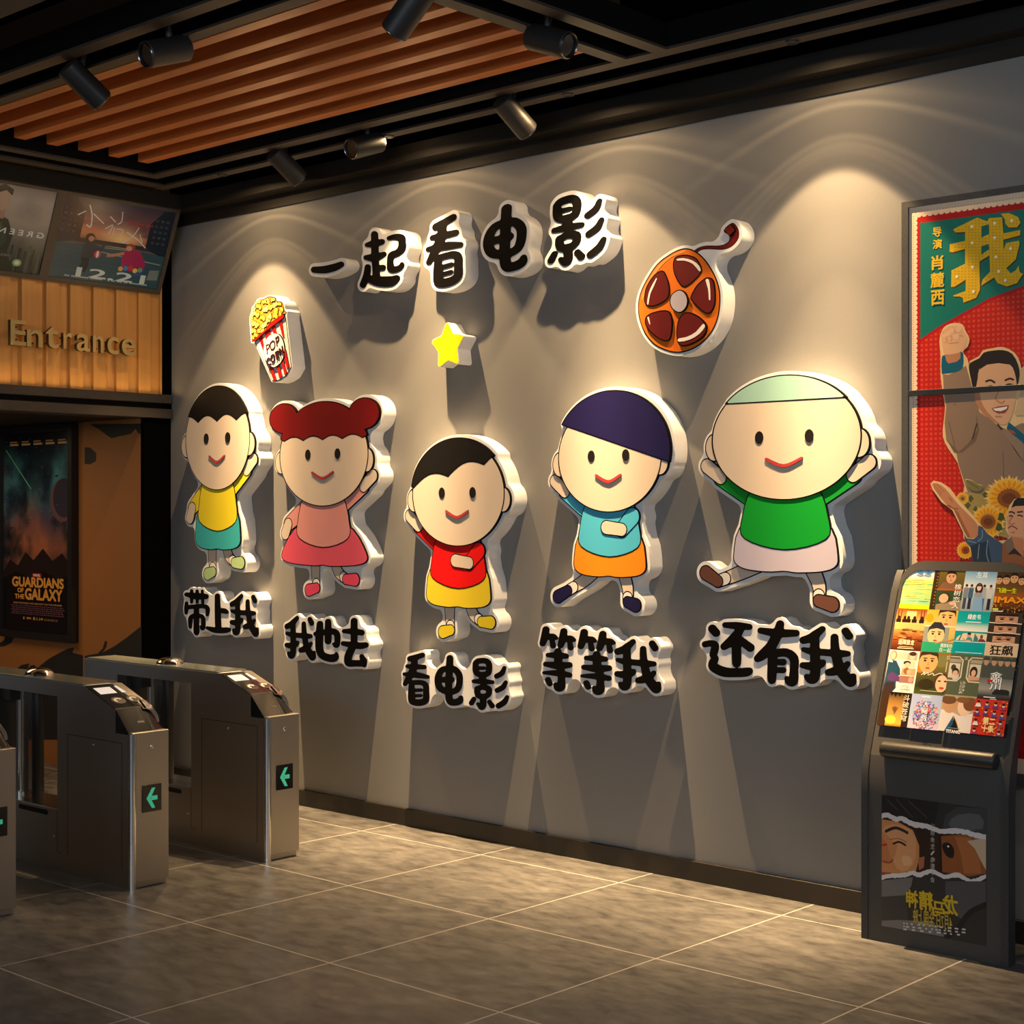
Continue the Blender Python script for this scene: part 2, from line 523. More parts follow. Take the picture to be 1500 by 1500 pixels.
# entrance wall: timber cladding above the opening
wl = MB()
wl.box((-.10, -4.6, 2.44), (-.012, 0, H))
p28, p64 = atX(28.5, 500, 0).y, atX(64.5, 500, 0).y
PIT = abs(p64-p28); y = p28
while y > -4.6: y -= PIT
while y < -.02:
    a = max(y+.010, -4.6); b_ = min(y+PIT*.60, -.075)
    if b_ > a: wl.box((-.02, a, 2.50), (.010, b_, 3.676))
    a2 = y+PIT*.60; b2 = min(y+PIT*.96, -.075)
    if b2 > a2: wl.box((-.02, a2, 2.50), (-.008, b2, 3.676))
    y += PIT
struct(wl.build('wall_left', M_panel, smooth=0))
struct(MB().box((-.10, -.075, 2.40), (.012, 0, 3.676)).build('trim_3', M_black))
# header beams over the opening
struct(MB().box((-.16, -4.6, 2.455), (.030, -.001, 2.513)).build('trim_4', M_frame, bevel=.004))
struct(MB().box((-.16, -4.6, 2.42), (.008, -.001, 2.455)).build('trim_5', M_chan))
struct(MB().box((-.16, -4.6, 2.357), (.030, -.001, 2.42)).build('trim_6', M_frame, bevel=.004))
# black jamb pillar and the orange passage wall behind it
YJ = -.18
struct(MB().box((-.03, YJ-.030, 0), (.004, -.001, 2.357)).build('trim_7', M_black))
M_orange = mat('orange_wall_paint', (.33, .115, .022), .6, noise=.06, scale=200, linear=True)
M_mural = mat('black_mural_paint', (.016, .012, .008), .6, linear=True)
pw = MB()
pw.box((-5.5, YJ-.001, 0), (-.0301, YJ+.15, 2.357))
pw.box((-.70, YJ-.030, 0), (-.0301, YJ, 2.357))
O, U, V, N = (0, YJ-.030, 0), (1, 0, 0), (0, 0, 1), (0, -1, 0)
def mur(pts, Y, d0=.0, d1=.0015):
    l = [(atY(x, y, Y).x, atY(x, y, Y).z) for x, y in pts]
    pw.plate([l], (0, Y, 0), U, V, N, d0, d1, mi=1)
z = lambda pts: [(x*.3333+0, 850+y*.3333) for x, y in pts]          # crop at 3x
z4 = lambda pts: [(x*.3, 400+y*.3) for x, y in pts]
Yp = YJ-.030
mur(z([(374, 332), (430, 322), (452, 300), (462, 266), (471, 268), (468, 292), (450, 318), (500, 292), (560, 250), (615, 206), (622, 202), (622, 700), (374, 700)]), Yp)
mur(z4([(440, 738), (480, 760), (520, 790), (545, 806), (590, 795), (640, 785), (662, 760), (676, 782), (688, 786), (688, 735)]), Yp)
mur(z4([(414, 850), (440, 852), (455, 865), (470, 880), (468, 918), (440, 934), (414, 932)]), Yp)
Yp = YJ-.001
mur(z([(-40, 270), (0, 275), (20, 262), (30, 235), (45, 228), (62, 250), (50, 275), (20, 290), (-40, 296)]), Yp)
mur(z([(60, 400), (95, 372), (130, 365), (120, 392), (135, 375), (150, 372), (165, 385), (215, 345), (260, 320), (300, 300), (326, 296), (318, 318), (365, 330), (366, 700), (60, 700)]), Yp)
struct(pw.build('wall_right', [M_orange, M_mural], smooth=0))
struct(MB().box((-5.5, -4.6, 2.357), (-.16, .0, 2.45)).build('ceiling_entrance', M_trim))
struct(MB().box((-5.6, -4.6, 0), (-5.5, 0, 2.4)).build('wall_far', M_orange))
struct(MB().box((-.16, -5.2, 0), (.004, -4.6, H)).build('wall_left', M_trim))

# ================================================================== ceiling grid of track channels
ZF = 3.75
def rail(name, x0, x1, y0, y1, z0=ZF, z1=3.87, m=None):
    mb = MB().box((x0, y0, z0), (x1, y1, z0+.012)); mb.box((x0+.002, y0+.002, z0+.012), (x1-.002, y1-.002, z1), mi=1)
    return struct(mb.build(name, [m or M_frame, M_chan], smooth=0))
fl = .075
ti = [8]
def R(x0, x1, y0, y1, **k):
    rail('trim_%d' % ti[0], x0, x1, y0, y1, **k); ti[0] += 1
# along the grey wall: outer and inner flange
R(.40, X1, -.405, -.33); R(.64, X1, -.635, -.555)
# near run
R(.64, X1, -2.155, -2.085); R(.40, X1, -2.36, -2.285)
# along the entrance wall
R(.42, .50, -2.285, -.405); R(.64, .715, -2.085, -.635)
# cross run
R(4.21, 4.285, -2.085, -.635); R(4.43, 4.505, -2.085, -.635)
# black channel tops
ch = MB()
ch.box((.40, -.555, 3.84), (X1, -.405, 3.86)); ch.box((.40, -2.285, 3.84), (X1, -2.155, 3.86))
ch.box((.50, -2.155, 3.84), (.64, -.555, 3.86)); ch.box((4.285, -2.155, 3.84), (4.43, -.555, 3.86))
struct(ch.build('ceiling_channel', M_chan, smooth=0))
# sides of the coffer that holds the slats, and its lid
cf = MB()
cf.box((.69, -2.085, 3.87), (4.24, -2.07, 4.12)); cf.box((.69, -.65, 3.87), (4.24, -.635, 4.12))
cf.box((.68, -2.085, 3.87), (.695, -.635, 4.12)); cf.box((4.235, -2.085, 3.87), (4.25, -.635, 4.12))
cf.box((.68, -2.085, 4.12), (4.25, -.635, 4.14))
struct(cf.build('ceiling_coffer', mat('coffer_brown', (.05, .022, .010), .6, linear=True), smooth=0))
# lower ceiling field beyond the near run
struct(MB().box((-.16, -11, ZF), (X1, -2.80, 3.80)).build('ceiling_lobby', mat('lobby_ceiling', (.075, .064, .055), .8, linear=True), smooth=0))
# timber slats
ORD = ['first', 'second', 'third', 'fourth', 'fifth', 'sixth', 'seventh', 'eighth', 'ninth']
for i in range(7):
    y0 = -.775-.2*i
    s = MB().box((.765, y0, 3.80), (4.205, y0+.072, 3.985)).build('ceiling_slat', M_slat, bevel=.003)
    tag(s, 'orange-brown wooden ceiling slat, %s of seven counted from the grey wall' % ORD[i], 'ceiling slat', 'wooden slats in the ceiling coffer')

# ================================================================== track spotlights and downlights
M_lens = mat('lamp_lens', (.10, .11, .12), .08, 0, linear=True)
M_ring = mat('lamp_ring', (.20, .20, .21), .2, 1.0, linear=True)
def spot(px, py, place, label, d):
    if place[0] == 'y': c = atY(px, py, place[1])
    else: c = atX(px, py, place[1])
    d = Vector(d).normalized()
    t = empty('track_spotlight', (c.x, c.y, 3.84), label, 'spotlight', 'black spotlights on the ceiling tracks')
    top = Vector((c.x, c.y, 3.84))
    MB().cyl(top, c-d*.03, .016, n=16).build('stem', M_spot, t)
    MB().cyl(top-Vector((0, 0, .012)), top, .045, n=24).build('track_adapter', M_spot, t)
    MB().lathe(c-d*.105, d, [(0, .052), (.004, .056), (.205, .056), (.21, .052), (.21, .046), (.185, .044)], n=32).build('housing', M_spot, t)
    MB().lathe(c+d*.079, d, [(0, .044), (.002, .0445), (.010, .034), (.012, .032)], n=32).build('lens', M_lens, t)
    MB().lathe(c+d*.097, d, [(0, .0515), (.009, .0525), (.012, .050), (.009, .0465), (0, .0465)], n=32).build('rim', M_ring, t)
    return c, d
def dirn(r, u, f): return RIGHT*r+UP*u+FWD*f
A = dirn(.62, -.62, .48); B = dirn(-.66, -.34, -.67)
spot(420, 243, ('y', -.48), 'black track spotlight aimed down at the wall, leftmost of those along the grey wall', A)
spot(535, 213, ('y', -.48), 'black track spotlight by the grey wall turned to show its round lens', B)
spot(754, 170, ('y', -.48), 'black track spotlight aimed down at the wall, rightmost along the grey wall', A)
spot(124, 123, ('y', -2.22), 'black track spotlight over the entrance corner, lens hidden, pointing down', A)
spot(243, 75, ('y', -2.22), 'black track spotlight in front of the slats with its lens turned toward the entrance', B)
spot(600, 14, ('x', 4.355), 'black track spotlight hanging at the top edge of the picture, pointing down left', dirn(-.55, -.65, .35))
spot(806, 60, ('x', 4.355), 'black track spotlight by the right end of the slats, lens facing right', dirn(.72, -.36, -.60))

DL_X = [1.03, 2.47, 3.72, 4.97]
for i, x in enumerate(DL_X[:4]):
    d = tag(MB().lathe((x, -.367, 3.80), (0, 0, -1), [(0, .030), (.056, .030), (.058, .027), (.052, .022)], n=28).build('downlight', M_spot),
        'small black downlight recessed in the rail beside the grey wall, %s from the entrance' % ORD[i], 'downlight', 'recessed downlights washing the grey wall')

# ================================================================== lights
def light_ramp(l, rgb, power, prof):
    """IES-like candela distribution on a lamp: prof = [(angle in degrees, relative intensity)]"""
    l.use_nodes = True; nt = l.node_tree; L = nt.links.new; N = nt.nodes.new
    em = nt.nodes.get('Emission') or N('ShaderNodeEmission')
    tc = N('ShaderNodeTexCoord'); sp = N('ShaderNodeSeparateXYZ'); L(tc.outputs['Normal'], sp.inputs[0])
    ab = N('ShaderNodeMath'); ab.operation = 'ABSOLUTE'; L(sp.outputs['Z'], ab.inputs[0])
    ac = N('ShaderNodeMath'); ac.operation = 'ARCCOSINE'; L(ab.outputs[0], ac.inputs[0])
    dv = N('ShaderNodeMath'); dv.operation = 'DIVIDE'; L(ac.outputs[0], dv.inputs[0]); dv.inputs[1].default_value = math.pi/2
    cr = N('ShaderNodeFloatCurve'); L(dv.outputs[0], cr.inputs['Value'])
    cv = cr.mapping.curves[0]; mx = max(p[1] for p in prof)
    while len(cv.points) > 2: cv.points.remove(cv.points[0])
    cv.points[0].location = (prof[0][0]/90, prof[0][1]/mx); cv.points[1].location = (prof[-1][0]/90, prof[-1][1]/mx)
    for a, v in prof[1:-1]: cv.points.new(a/90, v/mx)
    for p in cv.points: p.handle_type = 'VECTOR'
    cr.mapping.update()
    ml = N('ShaderNodeMath'); ml.operation = 'MULTIPLY'; L(cr.outputs[0], ml.inputs[0]); ml.inputs[1].default_value = mx
    L(ml.outputs[0], em.inputs['Strength']); em.inputs['Color'].default_value = (1, 1, 1, 1)
    l.color = rgb; l.energy = power
PROF = [(0, 36), (5, 33), (9, 21.5), (13, 12.5), (18, 6.4), (25, 2.8), (33, 1.7), (39, 1.4), (41.8, 1.25), (43.6, .36), (45.5, .16), (47, .24), (48, .15), (49.5, .27), (50.5, .17), (52, .26), (53.5, .15), (55.5, .22), (57, .12), (61, .10), (63.5, .18), (65, .09), (70, .11), (72.5, .07), (78, .03), (90, 0)]
def lamp(kind, name, loc, energy, rgb, rot=(0, 0, 0), **k):
    l = bpy.data.lights.new(name, kind); l.energy = energy; l.color = rgb
    for a, v in k.items(): setattr(l, a, v)
    o = bpy.data.objects.new(name, l); COL.objects.link(o); o.location = loc; o.rotation_euler = rot
    return o
WARM = (1.0, .66, .32)
for i, x in enumerate(DL_X):
    o = lamp('SPOT', 'downlight_lamp', (x, -.367, 3.735), 1, WARM, spot_size=math.radians(170), spot_blend=0, shadow_soft_size=.012)
    light_ramp(o.data, WARM, WALLW, [(a*.87 if a < 60 else a, v) for a, v in PROF])
# LED strip hidden on top of the header beam grazing the timber panel
lamp('AREA', 'led_strip_lamp', (.060, -2.0, 2.505), LEDW, (1.0, .66, .27), (math.pi, math.radians(20), 0), shape='RECTANGLE', size=.03, size_y=3.9)
# passage behind the entrance
lamp('AREA', 'passage_lamp', (-1.3, -1.6, 2.33), PASSW, (1.0, .70, .38), (0, 0, 0), shape='RECTANGLE', size=1.6, size_y=1.2)
# added soft fill lights behind and beside the viewer, no fixtures modelled
def aim(o, tgt):
    o.rotation_euler = (Vector(tgt)-o.location).to_track_quat('-Z', 'Y').to_euler()
o = lamp('AREA', 'lobby_fill', (7.2, -9.5, 3.55), FILLW, (.78, .89, 1.0), shape='RECTANGLE', size=5.0, size_y=3.0); aim(o, (3.6, 0, 1.5))
o = lamp('AREA', 'lobby_fill', (10.2, -3.2, 3.2), FILLW2, (.84, .92, 1.0), shape='RECTANGLE', size=2.5, size_y=2.0); aim(o, (4.0, -.2, 1.4))

w = bpy.data.worlds.new('lobby_world'); SC.world = w; w.use_nodes = True
bg = w.node_tree.nodes['Background']; bg.inputs['Color'].default_value = (.78, .89, 1.0, 1); bg.inputs['Strength'].default_value = WORLDS

cam = bpy.data.cameras.new('camera'); co = bpy.data.objects.new('camera', cam); COL.objects.link(co)
co.location = CAM
co.rotation_euler = Matrix((RIGHT, UP, -FWD)).transposed().to_euler()
cam.sensor_width = 36; cam.lens = F_PX/1500*36; cam.clip_start = .05
SC.camera = co
SC.view_settings.view_transform = 'Standard'
try: SC.view_settings.look = 'None'
except Exception: pass
SC.view_settings.gamma = 1; SC.view_settings.exposure = EXPO
SC.view_settings.use_curve_mapping = False
# ================================================================== wall signs in white foam board
DEP = .10                      # board thickness, boards sit on the wall
YF = -DEP
O0, UX, VZ, NY = (0, 0, 0), (1, 0, 0), (0, 0, 1), (0, -1, 0)
def on_face(l, Y=YF):
    r = []
    for p in l:
        h = atY(p[0], p[1], Y); r.append((h.x, h.z))
    return r
# strokes traced as (x, y, radius); scale and origin of each crop first
GL = {
 'kan': (7.143, 570, 930, [
   [(350,212,27),(290,232,30),(222,250,30)], [(270,250,30),(262,330,36),(238,400,38),(205,455,32),(170,512,24)],
   [(195,328,21),(280,334,28),(370,337,24)], [(163,410,19),(290,420,32),(405,440,21)],
   [(238,505,28),(236,600,34),(240,680,36),(275,706,35),(340,706,36),(385,680,34),(390,600,31),(386,530,30),(340,500,27),(238,500,26)],
   [(270,580,19),(335,578,19)], [(270,637,18),(332,635,18)]]),
 'dian': (7.143, 570, 930, [
   [(638,245,35),(630,420,36),(625,600,36),(640,690,37),(690,706,36),(740,690,36),(752,655,22)],
   [(632,350,29),(560,365,32),(520,425,34),(514,500,34),(545,565,34),(625,600,30)],
   [(632,350,29),(690,362,32),(735,420,33),(738,500,33),(715,570,33),(655,600,30)], [(545,470,30),(655,468,32)]]),
 'ying': (7.143, 570, 930, [
   [(907,300,30),(935,275,30),(1010,272,30),(1046,305,31),(1046,375,31),(1020,410,30),(940,412,30),(908,375,30),(907,300,30)], [(935,348,20),(995,348,19)],
   [(980,430,35),(980,480,35)], [(887,485,21),(980,488,29),(1082,495,21)],
   [(925,565,31),(980,548,27),(1040,565,32),(1046,610,30),(1020,638,30),(985,645,30),(940,635,30),(925,600,31),(925,565,31)],
   [(985,660,33),(985,740,33),(965,757,27),(933,722,18)], [(888,672,25),(865,712,27)], [(1052,700,23),(1080,742,27)],
   [(1208,345,20),(1182,400,27),(1128,432,27)], [(1222,495,20),(1192,548,28),(1135,580,27)], [(1237,650,21),(1205,705,30),(1148,742,30)]]),
 'wo': (7.143, 780, 900, [
   [(1055,285,28),(1010,325,36),(955,368,40),(895,388,36)], [(990,350,38),(992,540,42),(998,640,42),(985,735,46),(958,752,44),(922,728,25)],
   [(893,475,22),(960,492,31),(1100,506,33),(1210,516,35),(1272,518,27)], [(888,622,29),(960,630,40),(1035,612,40),(1060,595,26)],
   [(1160,362,33),(1163,450,37),(1182,570,42),(1212,670,45),(1258,735,50),(1298,780,48),(1308,745,40),(1322,725,24)],
   [(1272,612,26),(1232,650,35),(1160,680,40),(1110,690,33)], [(1255,307,35),(1284,352,36)]]),
 'dai': (10.714, 260, 850, [
   [(142,222,32),(300,250,52),(450,255,42)], [(225,160,22),(226,250,26),(224,345,20)], [(312,168,24),(312,345,21)], [(392,165,20),(400,350,22)],
   [(145,355,25),(142,440,32),(138,515,23)], [(160,425,33),(310,408,34),(430,410,35),(474,445,34),(476,500,30),(470,545,22)],
   [(320,562,36),(245,558,32),(206,612,36),(205,735,25)], [(320,562,36),(375,562,32),(407,612,33),(407,735,34),(388,755,28),(370,722,16)],
   [(300,450,40),(300,620,42),(302,800,44),(303,830,30)]]),
 'shang': (10.714, 260, 850, [[(630,247,40),(636,500,46),(645,740,48)], [(680,475,38),(735,482,42),(780,500,28)], [(470,745,24),(560,775,42),(650,788,44),(760,783,46),(812,776,34)]]),
 'ye': (10, 410, 890, [
   [(525,385,32),(600,375,40),(720,350,44),(800,355,46),(843,400,44),(844,500,42),(830,550,42),(792,532,22)], [(710,207,44),(710,350,48),(709,492,48)],
   [(590,240,46),(582,400,54),(582,600,56),(622,695,54),(720,738,56),(800,736,58),(828,700,36),(828,665,16)]]),
 'qu': (10, 410, 890, [
   [(1090,198,49),(1090,540,48)], [(945,345,32),(1080,350,46),(1200,367,44)], [(930,525,34),(1050,545,46),(1180,560,50),(1260,548,42)],
   [(1062,590,52),(1010,700,56),(1000,785,54),(1025,815,52),(1120,816,48),(1200,815,48),(1228,780,50)], [(1203,715,34),(1232,790,44),(1240,842,34)]]),
 'deng': (7.143, 780, 900, [
   [(143,160,37),(132,230,40),(110,302,33)], [(150,235,30),(215,235,34),(250,248,20)], [(208,280,26),(218,327,30)],
   [(330,180,37),(318,255,40),(298,322,33)], [(335,257,30),(400,255,34),(438,268,20)], [(393,300,26),(402,348,30)],
   [(268,390,37),(272,480,42)], [(165,425,24),(265,428,35),(355,437,28)], [(140,520,26),(270,535,40),(390,530,31)], [(122,610,17),(270,615,33),(390,635,28)],
   [(300,570,36),(305,680,38),(298,752,48),(270,762,42),(245,735,24)], [(165,685,31),(184,725,29)]]),
 'hai': (5.769, 1020, 895, [
   [(138,150,36),(168,184,35)], [(76,281,27),(125,274,28),(160,290,32),(152,345,33),(140,370,26),(160,402,30),(142,440,36),(152,475,40),(230,513,42),(330,522,38),(430,515,38),(456,502,22)],
   [(245,118,24),(350,125,32),(450,135,26)], [(372,160,32),(315,240,44),(237,300,31)], [(340,260,38),(342,380,40),(342,440,37)], [(380,252,34),(458,310,36)]]),
 'you': (5.769, 1020, 895, [
   [(545,165,26),(690,187,36),(845,187,29)], [(710,112,34),(685,200,42),(632,300,44),(560,372,42),(520,402,31)],
   [(645,370,38),(640,560,38),(640,590,24)], [(655,360,36),(760,352,36),(825,400,38),(828,500,36),(818,592,42),(782,592,32),(765,566,18)], [(685,432,26),(735,432,29)], [(685,500,24),(735,500,27)]]),
 'yi': (8.333, 440, 310, [[(170,710,38),(300,708,46),(420,680,45),(500,645,36)]]),
 'qi': (8.333, 440, 310, [
   [(908,280,42),(912,400,44),(915,560,44),(925,680,42),(930,790,46)], [(815,407,26),(900,392,44),(1000,368,34)], [(805,560,30),(910,560,50),(1025,520,30)], [(950,690,36),(1010,685,37)],
   [(825,678,36),(812,780,42),(768,893,40)], [(830,815,42),(950,850,62),(1100,852,64),(1178,815,42)],
   [(1085,325,26),(1160,310,36),(1230,322,48),(1245,375,46),(1240,450,48),(1190,503,42),(1120,535,44),(1100,600,38),(1105,680,44),(1130,708,42),(1200,695,36),(1242,660,30),(1243,640,24)]]),
}
GW = {}
def glyph(k):
    if k not in GW:
        s, ox, oy, st = GL[k]
        GW[k] = [on_face([(x/s+ox, y/s+oy) for x, y in l]) for l in glyph_loops(st, 5.0*max(1, s/8), 14)]
    return GW[k]
def bbox(loops):
    P = [p for l in loops for p in l]
    return min(p[0] for p in P), max(p[0] for p in P), min(p[1] for p in P), max(p[1] for p in P)
def glyph_at(k, left, right, top, bottom):
    """same character fitted between four picture points on the board face"""
    L = glyph(k); b = bbox(L)
    x0, x1 = atY(*left, YF).x, atY(*right, YF).x; z1, z0 = atY(*top, YF).z, atY(*bottom, YF).z
    return [[(x0+(p[0]-b[0])/(b[1]-b[0])*(x1-x0), z0+(p[1]-b[2])/(b[3]-b[2])*(z1-z0)) for p in l] for l in L]
def sign(name, label, cat, group, chars, off, close):
    pol = [l for c in chars for l in c]
    b = bbox(pol)
    t = empty(name, ((b[0]+b[1])/2, 0, (b[2]+b[3])/2), label, cat, group)
    mb = MB()
    for l in board_outline(pol, off, close): mb.plate([l], O0, UX, VZ, NY, .0015, DEP)
    mb.build('backing_board', M_foam, t, smooth=35)
    for c in chars:
        g = MB()
        for isl in group_islands(c): g.plate(isl, O0, UX, VZ, NY, DEP, DEP+.003)
        g.build('character', M_ink, t, smooth=35)
    return t
ti_g = 'characters of the title row'
q = lambda x, y: (x/3+430, y/3+270)
sign('title_sign', 'white-edged foam character 一, a single flat black stroke starting the title row', 'wall lettering', ti_g, [glyph('yi')], .021, .03)
sign('title_sign', 'white-edged black foam character 起, second in the title row', 'wall lettering', ti_g, [glyph('qi')], .021, .04)
sign('title_sign', 'large white-edged black foam character 看 standing alone in the middle of the title row', 'wall lettering', ti_g, [glyph_at('kan', q(582, 348), q(746, 266), q(712, 129), q(675, 452))], .021, .04)
sign('title_sign', 'large white-edged black foam character 电 standing alone in the title row', 'wall lettering', ti_g, [glyph_at('dian', q(834, 235), q(1029, 345), q(938, 87), q(945, 386))], .021, .04)
sign('title_sign', 'large white-edged black foam character 影 at the right end of the title row', 'wall lettering', ti_g, [glyph_at('ying', q(1117, 330), q(1376, 240), q(1200, 50), q(1190, 361))], .021, .04)
cg = 'caption signs under the figures'
q = lambda x, y: (x/10.714+260, y/10.714+850)
sign('caption_sign', 'foam caption 带上我 in black characters under the yellow-shirted figure', 'wall lettering', cg,
     [glyph('dai'), glyph('shang'), glyph_at('wo', q(824, 660), q(1280, 790), q(1000, 213), q(1230, 893))], .0135, .045)
q = lambda x, y: (x/10+410, y/10+890)
sign('caption_sign', 'foam caption 我也去 in black characters under the pink-skirted figure', 'wall lettering', cg,
     [glyph_at('wo', q(72, 550), q(530, 680), q(252, 120), q(490, 783)), glyph('ye'), glyph('qu')], .0135, .045)
sign('caption_sign', 'foam caption 看电影 in black characters, lowest on the wall under the red-shirted figure', 'wall lettering', cg,
     [glyph('kan'), glyph('dian'), glyph('ying')], .0135, .05)
q = lambda x, y: (x/7.143+780, y/7.143+900)
sign('caption_sign', 'foam caption 等等我 in black characters under the orange-shorts figure', 'wall lettering', cg,
     [glyph('deng'), glyph_at('deng', q(474, 330), q(872, 290), q(538, 150), q(690, 846)), glyph('wo')], .0135, .045)
q = lambda x, y: (x/5.769+1020, y/5.769+895)
sign('caption_sign', 'foam caption 还有我 in black characters under the green-shirted figure', 'wall lettering', cg,
     [glyph('hai'), glyph('you'), glyph_at('wo', q(874, 460), q(1356, 560), q(1072, 127), q(1305, 645))], .0135, .045)

# ------------------------------------------------------------------ layered cut-outs
def flat(name, loops, rgb, parent, d0, d1, rough=.4):
    m = mat('face_%d_%d_%d' % tuple(rgb), rgb, rough)
    g = MB()
    for isl in group_islands(loops): g.plate(isl, O0, UX, VZ, NY, d0, d1)
    return g.build(name, m, parent, smooth=35)
def face_mat(rgb): return mat('face_%d_%d_%d' % tuple(rgb), tuple(c*(.62 if tuple(rgb) == SKIN else .76) for c in lin(rgb)), .5, spec=.3, linear=True)
class Cut:
    """a foam cut-out: coloured layers described by signed distances in wall metres"""
    def __init__(s, name, label, cat, box, group=None, st=.006):
        x0, x1, z0, z1 = box
        s.t = empty(name, ((x0+x1)/2, 0, (z0+z1)/2), label, cat, group)
        s.X, s.Y = grid(x0-.06, x1+.06, z0-.06, z1+.06, st)
        s.all = None; s.k = 0; s.st = st
    def add(s, d):
        s.all = d if s.all is None else np.minimum(s.all, d); return d
    def layer(s, name, d, rgb, line=.0055, parent=None, lift=0):
        s.add(d)
        g = MB(); a = DEP+s.k*.0009+lift
        for isl in group_islands(contour(s.X, s.Y, d, line)): g.plate(isl, O0, UX, VZ, NY, DEP-.001, a+.0006, mi=1)
        for isl in group_islands(contour(s.X, s.Y, d, 0)): g.plate(isl, O0, UX, VZ, NY, DEP, a+.0010, mi=0)
        s.k += 1
        return g.build(name, [face_mat(rgb), M_ink], parent or s.t, smooth=35)
    def board(s, off=.022, close=.03):
        o = outer_only(contour(s.X, s.Y, s.all, off+close))
        # the grid may be too tight for the closing margin: work from polygons instead
        pol = outer_only(contour(s.X, s.Y, s.all, .0))
        g = MB()
        for l in board_outline(pol, off, close): g.plate([l], O0, UX, VZ, NY, .0015, DEP)
        g.build('backing_board', M_foam, s.t, smooth=35)

SKIN = (252, 233, 214)
def kid(label, box, shirt, bottom, hair, shoe, style, arms, legs, skirt=False, lean=0.0, sock=(245, 243, 240)):
    x0, x1, z0, z1 = box
    c = Cut('child_figure_cutout', label, 'wall cut-out', (x0, x1, z0, z1), 'foam figures on the grey wall', st=.006)
    X, Y = c.X, c.Y; Wd, Ht = x1-x0, z1-z0
    cx = (x0+x1)/2+lean*Wd
    P = lambda u, v: (cx+u*Wd, z0+v*Ht)
    def limb(a, b, r0, r1, m=None):
        pts = [(*P(*a), r0*Ht)]+([(*P(*m), (r0+r1)/2*Ht)] if m else [])+[(*P(*b), r1*Ht)]
        return sd_stroke(X, Y, pts)
    # legs and shoes
    for hip, knee, foot, toe in legs:
        c.layer('leg', limb(hip, foot, .034, .024, knee), SKIN)
        kx = (knee[0]+2*foot[0])/3, (knee[1]+2*foot[1])/3
        c.layer('sock', limb(kx, foot, .025, .025), sock)
        c.layer('shoe', limb(foot, toe, .024, .030), shoe)
    # arms
    for sh, el, ha, front in arms:
        if not front:
            c.layer('sleeve', limb(sh, el, .045, .036), shirt); c.layer('hand', limb(el, ha, .028, .030), SKIN)
    # shorts / skirt
    hw = .24 if not skirt else .34
    pl = [P(-.20, .36), P(.20, .36), P(hw+.04, .22), P(hw, .165), P(.08, .15), P(0, .155), P(-.10, .15), P(-hw, .165), P(-hw-.04, .22)]
    c.layer('skirt' if skirt else 'shorts', sd_poly(X, Y, catmull(pl, 4, True)), bottom)
    # shirt
    pl = [P(-.17, .50), P(0, .53), P(.17, .50), P(.23, .38), P(.22, .29), P(0, .245), P(-.22, .29), P(-.23, .38)]
    c.layer('shirt', sd_poly(X, Y, catmull(pl, 4, True)), shirt)
    for sh, el, ha, front in arms:
        if front:
            c.layer('sleeve', limb(sh, el, .040, .034), shirt); c.layer('hand', limb(el, ha, .028, .030), SKIN)
    # head: a plain rounded face with ears
    hx, hz = P(0, .71); rx, rz = HEADRX*Wd, .255*Ht
    for sgn in (-1, 1):
        c.layer('ear', np.hypot((X-hx-sgn*rx*.98)/1.0, (Y-hz+rz*.12)/1.25)-.045*Ht, SKIN)
    def ellip(cx_, cz_, a, b):
        k = np.hypot((X-cx_)/a, (Y-cz_)/b); return (k-1)*min(a, b)
    head = ellip(hx, hz, rx, rz)
    c.layer('head', head, SKIN)
    # hair
    if style == 'cap':        # bowl of hair above a straight fringe
        h = np.maximum(ellip(hx, hz+rz*.03, rx*1.02, rz*1.02), (hz+rz*(.36+.13*np.abs(np.sin((X-hx)/rx*5.2))))-Y)
    elif style == 'side':     # short hair with a side parting
        h = np.maximum(ellip(hx, hz+rz*.04, rx*1.03, rz*1.03), (hz+rz*(.40+.16*np.abs(np.sin((X-hx)/rx*4.0+.8))))+(X-hx)*.22-Y)
    elif style == 'crew':
        h = np.maximum(ellip(hx, hz+rz*.02, rx, rz), (hz+rz*.62)-Y)
    elif style == 'thick':
        h = np.maximum(ellip(hx+rx*.05, hz+rz*.10, rx*1.12, rz*1.10), (hz+rz*.30)-(X-hx)*.30-Y)
    else:                     # two round bunches
        h = np.maximum(ellip(hx, hz+rz*.03, rx*1.03, rz*1.03), (hz+rz*(.32+.08*np.abs(np.sin((X-hx)/rx*7.0))))-Y)
        for sgn in (-1, 1):
            h = np.minimum(h, ellip(hx+sgn*rx*.92, hz+rz*.78, .13*Wd, .075*Ht))
    c.layer('hair', h, hair)
    # plain dot eyes and a small smile
    for sgn in (-1, 1):
        c.layer('eye', ellip(hx+sgn*rx*.34, hz+rz*.02, .020*Ht, .026*Ht), (20, 16, 15), line=.001)
    c.layer('mouth', np.maximum(sd_stroke(X, Y, [(hx-rx*.24, hz-rz*.34, .006), (hx, hz-rz*.46, .007), (hx+rx*.24, hz-rz*.34, .006)]), -9), (190, 60, 60), line=.001)
    c.board()
HEADRX = .40
def wbox(l, r, t, b):
    return atY(*l, YF).x, atY(*r, YF).x, atY(*b, YF).z, atY(*t, YF).z
leg_run = [((-.10, .19), (-.20, .13), (-.34, .075), (-.42, .045)), ((.10, .19), (.14, .10), (.14, .035), (.20, .022))]
leg_std = [((-.08, .18), (-.08, .10), (-.07, .035), (-.14, .022)), ((.10, .18), (.13, .12), (.20, .085), (.28, .085))]
leg_wide = [((-.12, .19), (-.25, .14), (-.38, .10), (-.45, .135)), ((.13, .19), (.18, .10), (.18, .035), (.25, .022))]
